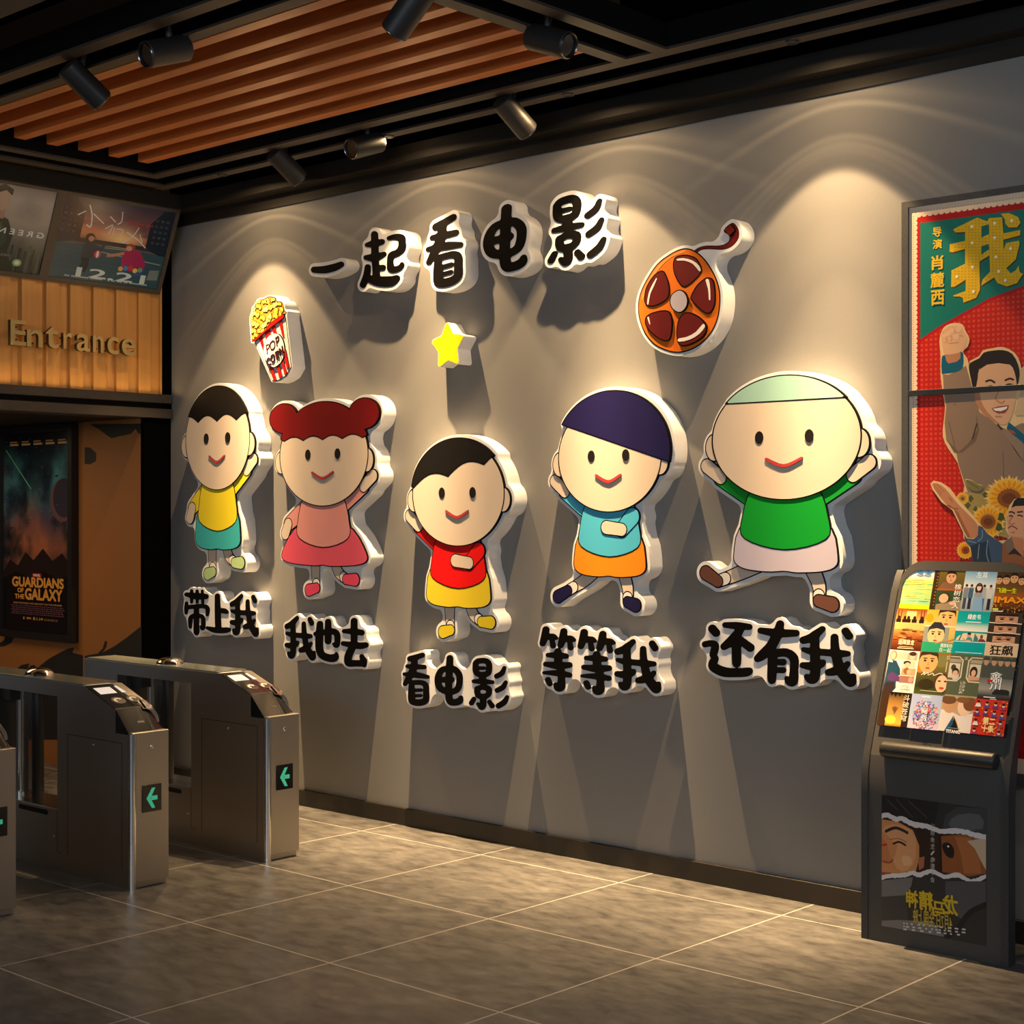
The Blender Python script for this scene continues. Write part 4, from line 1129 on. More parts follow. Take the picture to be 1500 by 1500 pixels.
# ================================================================== turnstiles
XF = 2.40
def gate(y0, label):
    L = lambda x: XF+x
    t = empty('turnstile', (XF-.8, y0+.1, 0), label, 'turnstile', 'steel turnstiles across the entrance')
    Wd = .20
    O = (XF, y0, 0); U = (1, 0, 0); V = (0, 0, 1); N = (0, -1, 0)
    outer = [(-1.65, .0), (-.02, .0), (-.02, .03), (0, .03), (0, .726), (-.133, .726), (-.133, .826), (-.385, .916), (-1.65, .916)]
    hole = [(-1.32, .294), (-.637, .294), (-.637, .848), (-1.32, .848)]
    MB().plate([outer, hole], O, U, V, N, -Wd, 0).build('cabinet', M_steel, t, bevel=.003)
    # flat bands seams: access panel on the near side, split lines, slot
    se = MB()
    yy = y0-.0006
    def seam(xa, za, xb, zb): se.box((L(xa), yy, za), (L(xb), y0+.004, zb))
    for xa in (-.545, -.085): seam(xa-.0013, .085, xa+.0013, .672)
    seam(-.545, .6707, -.085, .6733)
    seam(-.6383, .085, -.6357, .294); seam(-.637, .0845, -.60, .0865)
    se.build('panel_seam', M_seam, t, smooth=0)
    sl = MB(); sl.plate([[(-.985+.0, .256), (-.73, .256), (-.722, .264), (-.722, .272), (-.73, .28), (-.985, .28), (-.993, .272), (-.993, .264)]], O, U, V, N, -.003, .0012)
    sl.build('vent_slot', M_seam, t)
    for (x, zz) in ((-.325, .640), (-.665, .158)):
        MB().lathe((L(x), y0, zz), (0, -1, 0), [(0, .009), (.002, .0085), (.005, .003)], n=16).build('screw', M_chrome, t)
    MB().lathe((XF, y0+.105, .655), (1, 0, 0), [(0, .009), (.002, .0085), (.005, .003)], n=16).build('screw', M_chrome, t)
    # top: greenish glass plate, dome and a light sticker
    MB().box((L(-1.63), y0+.006, .916), (L(-.42), y0+Wd-.006, .924)).build('top_plate', M_topglass, t, bevel=.002)
    d = MB(); n = 24; rx, ry, rz = .085, .070, .038
    vs, fs = [], []
    for k in range(7):
        ph = k/6*math.pi/2
        for i in range(n):
            th = 2*math.pi*i/n; vs.append((L(-.965)+rx*math.cos(ph)*math.cos(th), y0+.1+ry*math.cos(ph)*math.sin(th), .923+rz*math.sin(ph)))
    for k in range(6):
        for i in range(n): fs.append((k*n+i, k*n+(i+1) % n, (k+1)*n+(i+1) % n, (k+1)*n+i))
    d.add(vs, fs); d.build('indicator_dome', M_chrome, t)
    st_ = MB().box((L(-.455), y0+.02, .9165), (L(-.39), y0+.15, .918)); st_.build('sticker', M_label, t)
    # sloped black reader and nose, rounded down on the far side
    prof = [(-.385, .918), (-.133, .829), (-.028, .722)]
    ys = [0, .13]+[.13+.07*math.sin(i/8*math.pi/2) for i in range(1, 9)]
    dz = [0, 0]+[.075*(1-math.cos(i/8*math.pi/2)) for i in range(1, 9)]
    rd = MB()
    ns = len(ys)
    pr = prof[:2]+[(-.126, .822), (-.030, .727), (-.030, .716), (-.1325, .716), (-.1325, .8255), (-.385, .9145)]
    vs, fs = [], []
    for y, q in zip(ys, dz):
        for x, zz in pr:
            vs.append((L(x), y0-.003+y*1.03, max(zz-q, .716+.00001*zz) if zz > .72 else zz))
    m = len(pr)
    for k in range(ns-1):
        for i in range(m-1): fs.append((k*m+i, k*m+i+1, (k+1)*m+i+1, (k+1)*m+i))
    fs.append(tuple(range(m))); fs.append(tuple(range((ns-1)*m, ns*m))[::-1])
    rd.add(vs, fs); head = rd.build('reader_head', M_blackgloss, t, smooth=25)
    sx = Vector((.252, 0, -.089)).normalized(); sn = Vector((sx.z*-1, 0, sx.x)).normalized(); SO = Vector((L(-.385), y0, .918))+sn*.0012
    if sn.z < 0: sn = -sn
    def slope_plate(name, loop, m_, d0=0.0, d1=.0012): return MB().plate([loop], Vector((L(-.385), y0, .918)), sx, (0, 1, 0), sn, d0, d1).build(name, m_, head)
    slope_plate('display', [(.035, .018), (.105, .018), (.105, .108), (.035, .108)], M_disp)
    slope_plate('display', [(.030, .136), (.105, .136), (.105, .158), (.030, .150)], M_disp)
    slope_plate('split_line', [(.0, .1195), (.268, .1195), (.268, .1215), (.0, .1215)], M_chrome)
    for yc in (.066, .150):
        for nm, r, mm, dd in (('card_target', .036, M_target, .0013),):
            slope_plate(nm, [(.185+r*math.cos(2*math.pi*i/24), yc+r*.95*math.sin(2*math.pi*i/24)) for i in range(24)], mm, 0, dd)
        arc = [(.185+.024*math.cos(th), yc+.024*math.sin(th)) for th in [2.0+.35*i for i in range(11)]]+[(.185+.013*math.cos(th), yc+.013*math.sin(th)) for th in [2.0+.35*(10-i) for i in range(11)]]
        slope_plate('card_symbol', arc, M_label, 0, .002)
    # edge lines and nose slots
    ed = MB()
    ed.box((L(-.136), y0-.004, .822), (L(-.130), y0+.135, .8305)); ed.build('ridge_line', M_steel, head, smooth=0)
    nx = Vector((.096, 0, -.095)).normalized(); nn = Vector((-nx.z, 0, nx.x)); nn = nn if nn.x > 0 else -nn
    MB().plate([[(.075, .075), (.087, .075), (.087, .112), (.075, .112)]], Vector((L(-.126), y0, .822)), nx, (0, 1, 0), nn, 0, .001).build('card_slot', M_target, head)
    MB().plate([[(.0, .1195), (.132, .1195), (.132, .1208), (0, .1208)]], Vector((L(-.126), y0, .822)), nx, (0, 1, 0), nn, 0, .0008).build('split_line', M_seam, head)
    # chrome band over the rounded far edge
    cb = MB(); vs, fs = [], []
    pts = [(y, q) for y, q in zip(ys[1:], dz[1:])]
    for y, q in pts:
        for xo, zz in ((-.165, .846), (-.112, .812)):
            vs.append((L(xo), y0+y*1.03+.004, zz-q+.006))
    for k in range(len(pts)-1): fs.append((2*k, 2*k+1, 2*k+3, 2*k+2))
    nb = len(vs)
    vs += [(v[0], v[1]+.016, v[2]+.006) for v in vs]
    fs += [(f[3]+nb, f[2]+nb, f[1]+nb, f[0]+nb) for f in fs[:len(pts)-1]]
    for k in range(len(pts)-1): fs += [(2*k+1, nb+2*k+1, nb+2*k+3, 2*k+3), (2*k, 2*k+2, nb+2*k+2, nb+2*k)]
    cb.add(vs, fs); cb.build('edge_band', M_chrome, t, smooth=60)
    # rounded chrome post at the front corner, green arrow sign
    MB().cyl((L(-.012), y0+.006, 0), (L(-.012), y0+.006, .722), .0195, n=28).build('corner_post', M_chrome, t)
    a0, a1, b0, b1 = .052, .158, .352, .478
    MB().box((XF, y0+a0, b0), (XF+.004, y0+a1, b1)).build('arrow_sign', M_blackgloss, t, bevel=.001)
    ar = [(.118, .415), (.085, .415)]
    m0 = (b0+b1)/2
    g = MB(); AO = (XF, y0, 0); AU, AV, AN = (0, 1, 0), (0, 0, 1), (1, 0, 0)
    tipx = a0+.022
    g.plate([[(tipx, m0), (tipx+.030, m0+.047), (tipx+.048, m0+.047), (tipx+.022, m0), (tipx+.048, m0-.047), (tipx+.030, m0-.047)]], AO, AU, AV, AN, .004, .0055)
    g.plate([[(tipx+.026, m0-.010), (tipx+.060, m0-.010), (tipx+.060, m0+.010), (tipx+.026, m0+.010)]], AO, AU, AV, AN, .004, .0055)
    g.build('arrow', M_green, t)
    # swing barrier: pivot tubes, glass leaf, header bracket and sill inside the opening
    for xo, r in ((-1.15, .022), (-.98, .030)):
        MB().cyl((L(xo), y0+.10, .290), (L(xo), y0+.10, .850), r, n=20).build('pivot_tube', M_chrome if r < .025 else M_spot, t)
    MB().box((L(-1.32), y0+.004, .294), (L(-1.23), y0+Wd-.004, .848)).build('motor_column', M_spot, t)
    MB().box((L(-1.24), y0+.03, .785), (L(-1.13), y0+Wd-.03, .848)).build('bracket', M_spot, t)
    MB().box((L(-1.32), y0-.001, .292), (L(-.637), y0+Wd+.001, .298)).build('sill', M_chrome, t)
    MB().box((L(-1.13), y0+.096, .31), (L(-1.01), y0+.104, .83)).build('glass_leaf', M_glass, t)
    return t
M_topglass = mat('grey_green_top_glass', (.13, .145, .13), .22, linear=True)
M_label = mat('pale_label', (.78, .74, .70), .5, linear=True)
M_disp = mat('lit_display', (.5, .48, .46), .3, emit=(236, 228, 222), es=.55, linear=True)
M_target = mat('dark_target', (.030, .024, .024), .35, linear=True)
M_green = mat('green_arrow', (.05, .42, .27), .4, emit=(60, 200, 150), es=.35, linear=True)
M_glass = mat('smoked_leaf', (.5, .5, .5), .05, linear=True)
bg_ = M_glass.node_tree.nodes['Principled BSDF']; bg_.inputs['Transmission Weight'].default_value = .9; bg_.inputs['IOR'].default_value = 1.1
gate(-1.125, 'steel turnstile with a black reader head, farthest back beside the grey wall')
gate(-1.92, 'steel turnstile with a black reader head, middle of the three across the entrance')
gate(-2.715, 'steel turnstile cut off by the left picture edge, nearest to the viewer')
# ================================================================== tall framed film poster on the grey wall
M_pframe = mat('speckled_grey_frame', (.060, .060, .062), .45, noise=.45, scale=420, linear=True)
M_pbar = mat('dark_blue_grey_bar', (.020, .024, .030), .4, linear=True)
YB = -.018
fx0 = atY(1322, 400, YB).x; fz1 = atY(1322, 297, YB).z; fz0 = .640; fx1 = 7.02
ix0 = atY(1331.5, 400, YB).x; iz1 = atY(1331.5, 304.5, YB).z; iz0 = .69; ix1 = fx1-(ix0-fx0)
t = empty('wall_poster', ((fx0+fx1)/2, 0, fz0), 'tall red and teal film poster with a gold 我 on the grey wall, behind the kiosk', 'poster')
fr = MB()
fr.plate([[(fx0, fz0), (fx1, fz0), (fx1, fz1), (fx0, fz1)], [(ix0, iz0), (ix1, iz0), (ix1, iz1), (ix0, iz1)]], O0, UX, VZ, NY, .0015, .027)
fr.build('frame', M_pframe, t, bevel=.003)
MB().plate([[(ix0-.004, iz0-.004), (ix1+.004, iz0-.004), (ix1+.004, iz1+.004), (ix0-.004, iz1+.004)]], O0, UX, VZ, NY, .003, .0145).build('backing_panel', M_pbar, t)
zb1, zb2 = atY(1332, 578.5, YB).z, atY(1332, 574.5, YB).z
MB().box((ix0-.002, -.027, zb1-.006), (ix1+.002, -.014, zb2+.006)).build('divider_bar', M_pbar, t, bevel=.002)
a = Art((ix0, -.0150, iz0), UX, VZ); Wp, Hp = ix1-ix0, iz1-iz0
a.clip = (0, 0, Wp, Hp)
a.rect(0, 0, Wp, Hp, (238, 208, 176))
a.zs = (6, 1250, 250)
lx = a.px([(551, 800)])[0][0]; ty = a.px([(700, 380)])[0][1]
n = 96
edge = [(lx+.004*abs(math.sin(i*math.pi/2)), ty-i*.022) for i in range(int(ty/.022))]
a.poly([(lx, ty), (Wp-lx, ty), (Wp-lx, .06), (lx, .06)], (178, 6, 10))
for i in range(int((ty-.06)/.020)): a.ell(lx, ty-.01-i*.020, .007, .0095, (238, 208, 176), 8, keep=True)
for i in range(int((Wp-2*lx)/.026)): a.ell(lx+.013+i*.026, ty, .012, .007, (238, 208, 176), 8, keep=True)
a.L += 1
for i in range(int((ty-.06)/.010)): a.ell(lx*.62, ty-i*.010, .0032, .0016, (150, 104, 92), 6, keep=True)
for i in range(int(Wp/.014)): a.ell(.03+i*.014, ty+.016, .003, .0016, (150, 104, 92), 6, keep=True)
a.L += 1
# red field with a dotted screen
fl0, _ = a.px([(588, 1000)])[0]
a.rect(fl0, .09, Wp-fl0, ty-.03, (190, 26, 12))
a.zs = (4.284, 1250, 500)
d0 = a.px([(430, 180)])[0]; d1 = a.px([(459, 180)])[0]; dv = abs(a.px([(430, 180)])[0][1]-a.px([(430, 211)])[0][1])
du = abs(d1[0]-d0[0]); u = d0[0]
while u < min(Wp-.05, d0[0]+.85):
    v = d0[1]-40*dv
    while v < ty-.05:
        if v > .12: a.ell(u, v, du*.30, dv*.30, (214, 66, 38), 8, keep=True)
        v += dv
    u += du
a.L += 1
# teal field with the gold title character
a.zs = (6, 1250, 250)
cv = a.px([(1900, 880), (1700, 930), (1500, 1010), (1200, 1118), (900, 1285), (720, 1390), (588, 1482)])
a.poly([(fl0-.006, ty-.024), (Wp-fl0, ty-.024), (Wp-fl0, cv[0][1]-.014)]+[(p[0], p[1]-.014) for p in cv]+[(fl0-.006, cv[-1][1]-.014)], (178, 6, 10))
tl = a.px([(588, 470), (592, 450), (610, 438)]); 
a.poly([(fl0, tl[0][1]), tl[1], (tl[2][0], ty-.032), (Wp-fl0, ty-.032), (Wp-fl0, cv[0][1])]+cv, (0, 112, 100))
gold, gold2 = (222, 178, 22), (168, 118, 18)
W1 = [[(878,520),(1090,415),(1180,450),(1195,420),(1310,412),(1320,555),(1470,525),(1468,570),(1320,608),(1322,700),(1345,640),(1458,618),(1462,650),(1430,780),(1345,860),(1385,905),(1430,880),(1455,838),(1465,895),(1492,910),(1440,990),(1350,1020),(1270,990),(1240,940),(1125,1012),(1140,960),(1205,890),(1200,745),(1110,800),(1115,1050),(1080,1120),(970,1162),(965,1120),(935,1108),(885,1108),(880,1100),(990,1060),(990,960),(890,1022),(862,1025),(865,880),(985,820),(985,690),(870,720),(848,715),(850,650),(985,620),(985,540),(900,545)],
      [(1300,382),(1370,375),(1450,410),(1470,460),(1440,500),(1370,502),(1340,470),(1335,430)]]
HO = [[(1125,490),(1192,470),(1195,555),(1125,590)], [(1125,665),(1190,645),(1195,690),(1125,740)]]
for l in W1:
    a.ppx([(x+7, y+9) for x, y in l], (60, 50, 16)); a.ppx(l, gold2)
    cxm = sum(p[0] for p in l)/len(l)
for l in W1: a.ppx([(x-2, y-3) for x, y in l], gold)
for l in HO: a.ppx(l, (0, 104, 92))
a.clip = None
random.seed(4)
rows = [(x, y) for y in range(440, 1130, 26) for x in range(890, 1470, 30)]
for x, y in rows:
    if any(inside((x-8, y-8), l) and inside((x+16, y+10), l) and inside((x+16, y-8), l) and inside((x-8, y+10), l) for l in W1) and not any(inside((x+4, y), h) for h in HO):
        a.lpx([(x, y-3), (x+6, y+4), (x+12, y-3)], .0016, (140, 96, 20), 0); a.L -= 1
a.L += 1
a.clip = (0, 0, Wp, Hp)
for x, y in [(1042,492),(1243,462),(1393,440),(1045,635),(1243,590),(1383,685),(1255,758),(1048,848),(1278,885),(1337,965),(910,932),(1057,1063)]:
    p = a.px([(x, y)])[0]; a.ell(p[0], p[1], .0068, .0068, (240, 226, 190), 12)
    a.ell(p[0]-.001, p[1]+.001, .004, .004, (255, 250, 232), 10)
def tpx(body, x0, y0, x1, y1, col, bold):
    p = a.px([(x0, y1), (x1, y0)]); a.text(body, p[0][0], p[0][1], p[1][0], p[1][1], col, bold)
for ch_, (x0, y0, x1, y1) in (('导', (702,494,776,585)), ('演', (702,600,780,690)), ('肖', (690,742,792,874)), ('麓', (684,892,798,1030)), ('西', (688,1046,800,1184))):
    tpx(ch_, x0, y0, x1, y1, (228, 186, 40), .028)
# man in a tan suit with a raised fist
cream, suit, suit2, teal, skin, skin2 = (232, 196, 142), (146, 120, 98), (118, 94, 76), (10, 92, 116), (222, 172, 132), (188, 128, 92)
a.zs = (6, 1380, 470)
body = [(-10,300),(-20,180),(0,90),(40,40),(110,20),(180,30),(210,90),(245,160),(225,230),(185,270),(225,330),(240,390),(250,350),(330,310),(360,260),(450,240),(540,230),(640,280),(690,370),(700,470),(690,600),(760,620),(980,700),(980,1560),(260,1560),(200,1450),(140,1250),(60,1130),(10,1020),(15,900),(30,760),(10,640),(-10,480)]
a.ppx(body, cream, 2)
a.ppx([(10,470),(60,475),(215,395),(260,560),(300,640),(330,800),(480,910),(580,960),(700,900),(1000,900),(1000,1700),(300,1700),(220,1480),(150,1270),(130,1170),(40,1050),(25,900),(40,760),(20,640)], suit, 0)
a.ppx([(40,1040),(110,1160),(180,1160),(300,1060),(330,960),(300,800),(310,960),(230,1080),(150,1150),(80,1080)], suit2, 0)
a.lpx([(100,740),(130,730)], .004, suit2, 0); a.lpx([(60,880),(110,1080),(120,1150)], .004, suit2); a.lpx([(310,900),(270,1040)], .006, (70,54,44), 0)
a.lpx([(490,910),(580,1020),(660,1150),(720,1230)], .008, (64, 50, 42)); a.lpx([(540,1150),(545,1400)], .003, suit2, 0)
a.ppx([(600,950),(720,1020),(720,1240),(640,1120),(520,960)], (152, 126, 104), 0)
a.ppx([(590,890),(640,930),(760,1030),(760,1120),(700,1060),(590,970),(570,945)], teal, 0)
a.ppx([(580,955),(630,965),(655,995),(610,985)], (186, 80, 52), 0)
# arm, cuff and fist
a.ppx([(0,330),(30,300),(170,270),(190,310),(185,410),(120,450),(20,465),(0,455)], teal, 2)
a.ppx([(20,260),(40,350),(60,375),(130,360),(165,330),(165,260)], skin2, 1)
a.ppx([(0,100),(40,70),(60,50),(110,42),(170,50),(190,90),(225,150),(215,210),(170,270),(110,290),(30,295),(10,240),(0,180)], skin, 2)
for l in ([(15,100),(50,180),(30,190)], [(50,85),(90,150),(80,180)], [(100,60),(125,110),(110,140)], [(110,150),(165,130),(190,140)], [(60,200),(150,190)]): a.lpx(l, .0028, skin2)
for x, y, r in ((25,130,22),(62,110,26),(90,85,24),(150,75,30),(130,140,26)):
    p = a.px([(x, y)])[0]; a.ell(p[0], p[1], r/6/355, r/6/355, (230, 184, 146), 12)
# head
a.ppx([(240,420),(250,370),(330,330),(370,280),(450,262),(540,258),(620,290),(670,380),(685,470),(665,570),(640,560),(640,470),(600,400),(520,370),(400,390),(330,420),(320,520),(300,600),(275,590),(255,500)], (38, 28, 24), 2)
a.ppx([(300,600),(318,500),(330,430),(400,385),(500,372),(600,385),(640,450),(660,560),(655,660),(640,740),(610,850),(570,905),(520,912),(450,880),(370,820),(310,740),(290,660)], skin, 2)
a.ppx([(300,600),(290,660),(310,740),(370,820),(450,880),(520,912),(480,880),(400,800),(345,700),(330,600)], skin2, 2)
a.ppx([(330,430),(400,385),(500,372),(600,385),(560,360),(480,350),(420,350),(350,390)], (38, 28, 24), 1)
a.lpx([(385,535,.007),(430,522,.009),(470,545,.004)], .008, (50, 34, 26)); a.lpx([(555,525,.004),(600,508,.009),(635,520,.006)], .008, (50, 34, 26))
a.lpx([(390,590,.003),(430,572,.006),(470,585,.003)], .006, (30, 22, 20)); a.lpx([(560,568,.003),(595,556,.006),(630,565,.003)], .006, (30, 22, 20))
for x, y in ((432, 581), (596, 563)):
    p = a.px([(x, y)])[0]; a.ell(p[0], p[1], .0045, .0038, (20, 14, 14), 10)
a.lpx([(505,610,.004),(475,680,.006),(500,710,.007),(530,722,.007),(555,700,.004)], .005, skin2)
a.ppx([(440,770),(500,752),(590,742),(585,775),(555,810),(500,815),(460,795)], (150, 66, 56), 1)
a.ppx([(452,772),(520,762),(580,752),(570,775),(520,795),(470,790)], (246, 238, 226), 1)
a.lpx([(470,840),(530,842)], .005, skin2, 0)
# second man's pale sleeve at the right edge
a.ppx([(690,430),(720,400),(900,380),(900,820),(720,830),(650,830),(640,810),(690,640)], (206, 176, 134), 1)
a.lpx([(700,560),(740,600),(760,700)], .004, (170, 138, 100))
# sunflowers and leaves
a.zs = (9.375, 1380, 680)
def flower(x, y, r, core, tilt=0.0, sq=1.0):
    for j, (rr, c1) in enumerate(((1.08, (238, 196, 120)), (1.0, (246, 186, 34)), (.86, (232, 150, 22)))):
        for k in range(20):
            th = 2*math.pi*(k+.5*j)/20
            q = lambda rad, d: (x+r*rr*rad*math.cos(th+d), y+r*rr*rad*sq*math.sin(th+d))
            a.ppx([q(.5, -.13), q(.8, -.11), q(1, 0), q(.8, .11), q(.5, .13)], c1, 0, keep=True)
        a.L += 1
    a.ppx([(x+core*math.cos(i*.4), y+core*.82*sq*math.sin(i*.4)) for i in range(16)], (146, 82, 26)); a.ppx([(x+core*.62*math.cos(i*.4), y+core*.5*sq*math.sin(i*.4)) for i in range(16)], (116, 60, 18))
leaf = [(330,215),(430,230),(500,280),(570,300),(560,340),(510,370),(420,360),(360,300)]
a.ppx([(x*1.0-8, y-10) for x, y in leaf], cream, 2); a.ppx(leaf, (136, 124, 70), 2); a.lpx([(340,225),(440,290),(520,340)], .003, (92, 92, 46))
a.ppx([(225,420),(330,380),(420,390),(560,420),(640,280),(760,300),(900,560),(920,1020),(640,940),(480,800),(330,640),(240,500)], (170, 146, 82), 1)
for x, y in ((400,470),(470,620),(360,560),(600,420),(800,720),(790,860)): a.ppx([(x-40,y),(x,y-50),(x+45,y),(x,y+60)], (86, 92, 42), 1)
flower(290, 470, 85, 22); flower(930, 470, 330, 165, 0, .92); flower(640, 790, 235, 105, 0, 1.0); flower(330, 1180, 120, 46)
for x, y in ((790, 860), (820, 720)): a.ppx([(x-50,y+40),(x-20,y-60),(x+30,y-40),(x+50,y+30),(x,y+60)], (70, 84, 38), 1)
# man in a denim jacket reaching out
a.ppx([(-150,270),(-110,225),(0,250),(120,330),(230,480),(420,690),(520,810),(640,950),(780,1050),(900,1040),(930,990),(880,900),(890,720),(930,570),(1000,480),(1100,450),(1400,440),(1400,1800),(480,1800),(440,1330),(360,1080),(300,1000),(300,940),(150,630),(0,520),(-120,350)], cream, 0)
a.ppx([(-128,278),(-112,258),(-60,262),(0,290),(60,340),(150,450),(240,560),(340,660),(470,790),(520,880),(500,980),(430,1025),(360,1010),(310,920),(170,620),(100,590),(40,520),(-30,440),(-90,350)], (196, 132, 92), 1); [a.lpx(l, .0025, (150, 92, 64), 0) for l in ([(-110,275),(10,400)], [(-100,320),(0,430)], [(-60,275),(40,380)])]
a.ppx([(60,560),(170,620),(310,920),(360,1010),(400,1000),(340,880),(230,660),(120,560)], (160, 96, 64), 1)
a.lpx([(100,460),(140,490),(150,520)], .003, (150, 90, 62)); a.lpx([(150,600),(230,610)], .003, (150, 90, 62), 0)
a.ppx([(310,960),(350,1020),(440,1030),(500,980),(510,840),(560,860),(640,960),(840,1090),(900,1400),(900,1800),(500,1800),(400,1140),(330,1060)], (62, 86, 112), 1)
a.ppx([(400,1120),(520,1080),(640,1060),(700,1400),(700,1800),(500,1800)], (40, 56, 74), 0)
for l in ([(520,1100),(500,1300)], [(640,1040),(620,1220),(650,1340)], [(560,900),(560,1000),(500,1060)], [(360,1050),(480,1080)]): a.lpx(l, .004, (120, 146, 168))
a.ppx([(840,1090),(960,1010),(1130,1180),(1400,1250),(1400,1800),(820,1800)], (150, 92, 52), 0); a.ppx([(870,1060),(970,990),(1010,1150),(910,1240)], (128, 106, 88), 0)
a.ppx([(960,990),(1130,1020),(1130,1280),(1010,1150)], (196, 128, 88), 0); a.ppx([(910,1240),(1000,1150),(1120,1270),(1010,1230)], (52, 36, 28), 0)
a.ppx([(895,720),(930,660),(970,590),(1120,560),(1250,580),(1250,1000),(1000,1000),(930,980),(910,880)], (218, 160, 120), 1)
a.ppx([(960,600),(1000,500),(1050,460),(1250,470),(1250,590),(1130,570),(1020,575)], (34, 28, 26), 1)
a.lpx([(925,660,.006),(970,655,.008),(1010,680,.004)], .006, (60, 40, 30)); a.lpx([(1040,660,.006),(1120,650,.009)], .006, (60, 40, 30), 0)
a.lpx([(930,715),(960,705),(985,725)], .005, (34, 24, 22)); a.lpx([(1045,705),(1080,700),(1120,720)], .005, (34, 24, 22))
a.lpx([(970,730),(930,800),(970,825),(1010,805)], .004, (176, 112, 80)); a.lpx([(915,880),(960,850),(1010,865),(1045,895)], .005, (140, 76, 58)); a.lpx([(960,940),(1010,930)], .004, (176, 112, 80), 0)
a.zs = None
a.build('poster_print', M_print, t)

# ================================================================== self-service kiosk
M_kio = mat('charcoal_kiosk_panel', (.046, .043, .040), .5, noise=.12, scale=240, linear=True)
M_kedge = mat('speckled_kiosk_edge', (.030, .030, .031), .5, noise=.8, scale=460, linear=True)
M_khandle = mat('black_speckled_handle', (.020, .020, .020), .4, noise=.6, scale=460, linear=True)
KX0, KX1, TH = 5.303, 5.940, .030
t = empty('ticket_kiosk', ((KX0+KX1)/2, -.3, 0), 'charcoal self-service kiosk with a slanted screen of film posters, in front of the wall poster', 'kiosk')
KY = -.366
S_ = Vector((0, .348, 1)).normalized(); NF = Vector((0, -1, .348)).normalized()
T0 = Vector((0, -.349, .755)); 
front = [(KY, 0), (KY, .60), (KY+.003, .68), (KY+.017, .755)]
lowp = front+[(KY+.017+.052, .737), (KY+.055, .66), (KY+.052, .58), (KY+.052, 0)]
MB().plate([lowp], (0, 0, 0), (0, 1, 0), (0, 0, 1), (1, 0, 0), KX0+TH, KX1-TH).build('lower_body', M_kio, t, smooth=40)
# side cheeks follow the bent profile
smax = .80
Tp = lambda s, n: (T0.y+S_.y*s+NF.y*n, T0.z+S_.z*s+NF.z*n)
cheek = [(KY-.004, 0), (KY-.004, .60), (KY-.002, .68), Tp(.0, .004), Tp(smax-.10, .004), Tp(smax-.03, -.008), Tp(smax, -.018), Tp(smax-.02, -.024), Tp(.1, -.040), Tp(0, -.056), (KY+.060, .66), (KY+.056, .58), (KY+.056, 0)]
for x0 in (KX0, KX1-TH):
    MB().plate([cheek], (0, 0, 0), (0, 1, 0), (0, 0, 1), (1, 0, 0), x0, x0+TH).build('side_panel', M_kedge, t, smooth=40)
# slanted screen housing with a rounded opening
KO = Vector((KX0+TH, T0.y, T0.z))
sc = Art(KO+NF*-.004, (1, 0, 0), S_); 
Z5 = (4.6885, 1240, 800)
sc.zs = Z5
bl = sc.px([(222, 1236)])[0]; br = sc.px([(1100, 1320)])[0]; tp = sc.px([(740, 172)])[0]
cols = [bl[0]+(br[0]-bl[0])*i/4 for i in range(5)]
rv = [sc.px([p])[0][1] for p in ((575, 440), (520, 730), (465, 1020))]
v0, v1 = (bl[1]+br[1])/2, tp[1]
rows = [v1, rv[0], rv[1], rv[2], v0]
KW = KX1-KX0-2*TH; KH = (1.546-T0.z)*T0.__class__((0, .348, 1)).length
def rrect(x0, y0, x1, y1, rt, rb=0, n=8):
    P = []
    for cx_, cy_, r, a0 in ((x1-rt, y1-rt, rt, 0), (x0+rt, y1-rt, rt, 90), (x0+rb, y0+rb, rb, 180), (x1-rb, y0+rb, rb, 270)):
        if r == 0: P.append((cx_, cy_)); continue
        for i in range(n+1):
            th = math.radians(a0+90*i/n); P.append((cx_+r*math.cos(th), cy_+r*math.sin(th)))
    return P
hole = rrect(cols[0], v0, cols[4], v1, .080)
MB().plate([rrect(0, 0, KW, KH, .105), hole], KO, (1, 0, 0), S_, NF, -.022, 0).build('screen_housing', M_kio, t, smooth=40)
MB().plate([rrect(.01, .01, KW-.01, KH-.01, .098)], KO, (1, 0, 0), S_, NF, -.021, -.006).build('back_cover', M_kedge, t)
M_kscr = print_mat('kiosk_display', .3, emit=.08, base=.9)
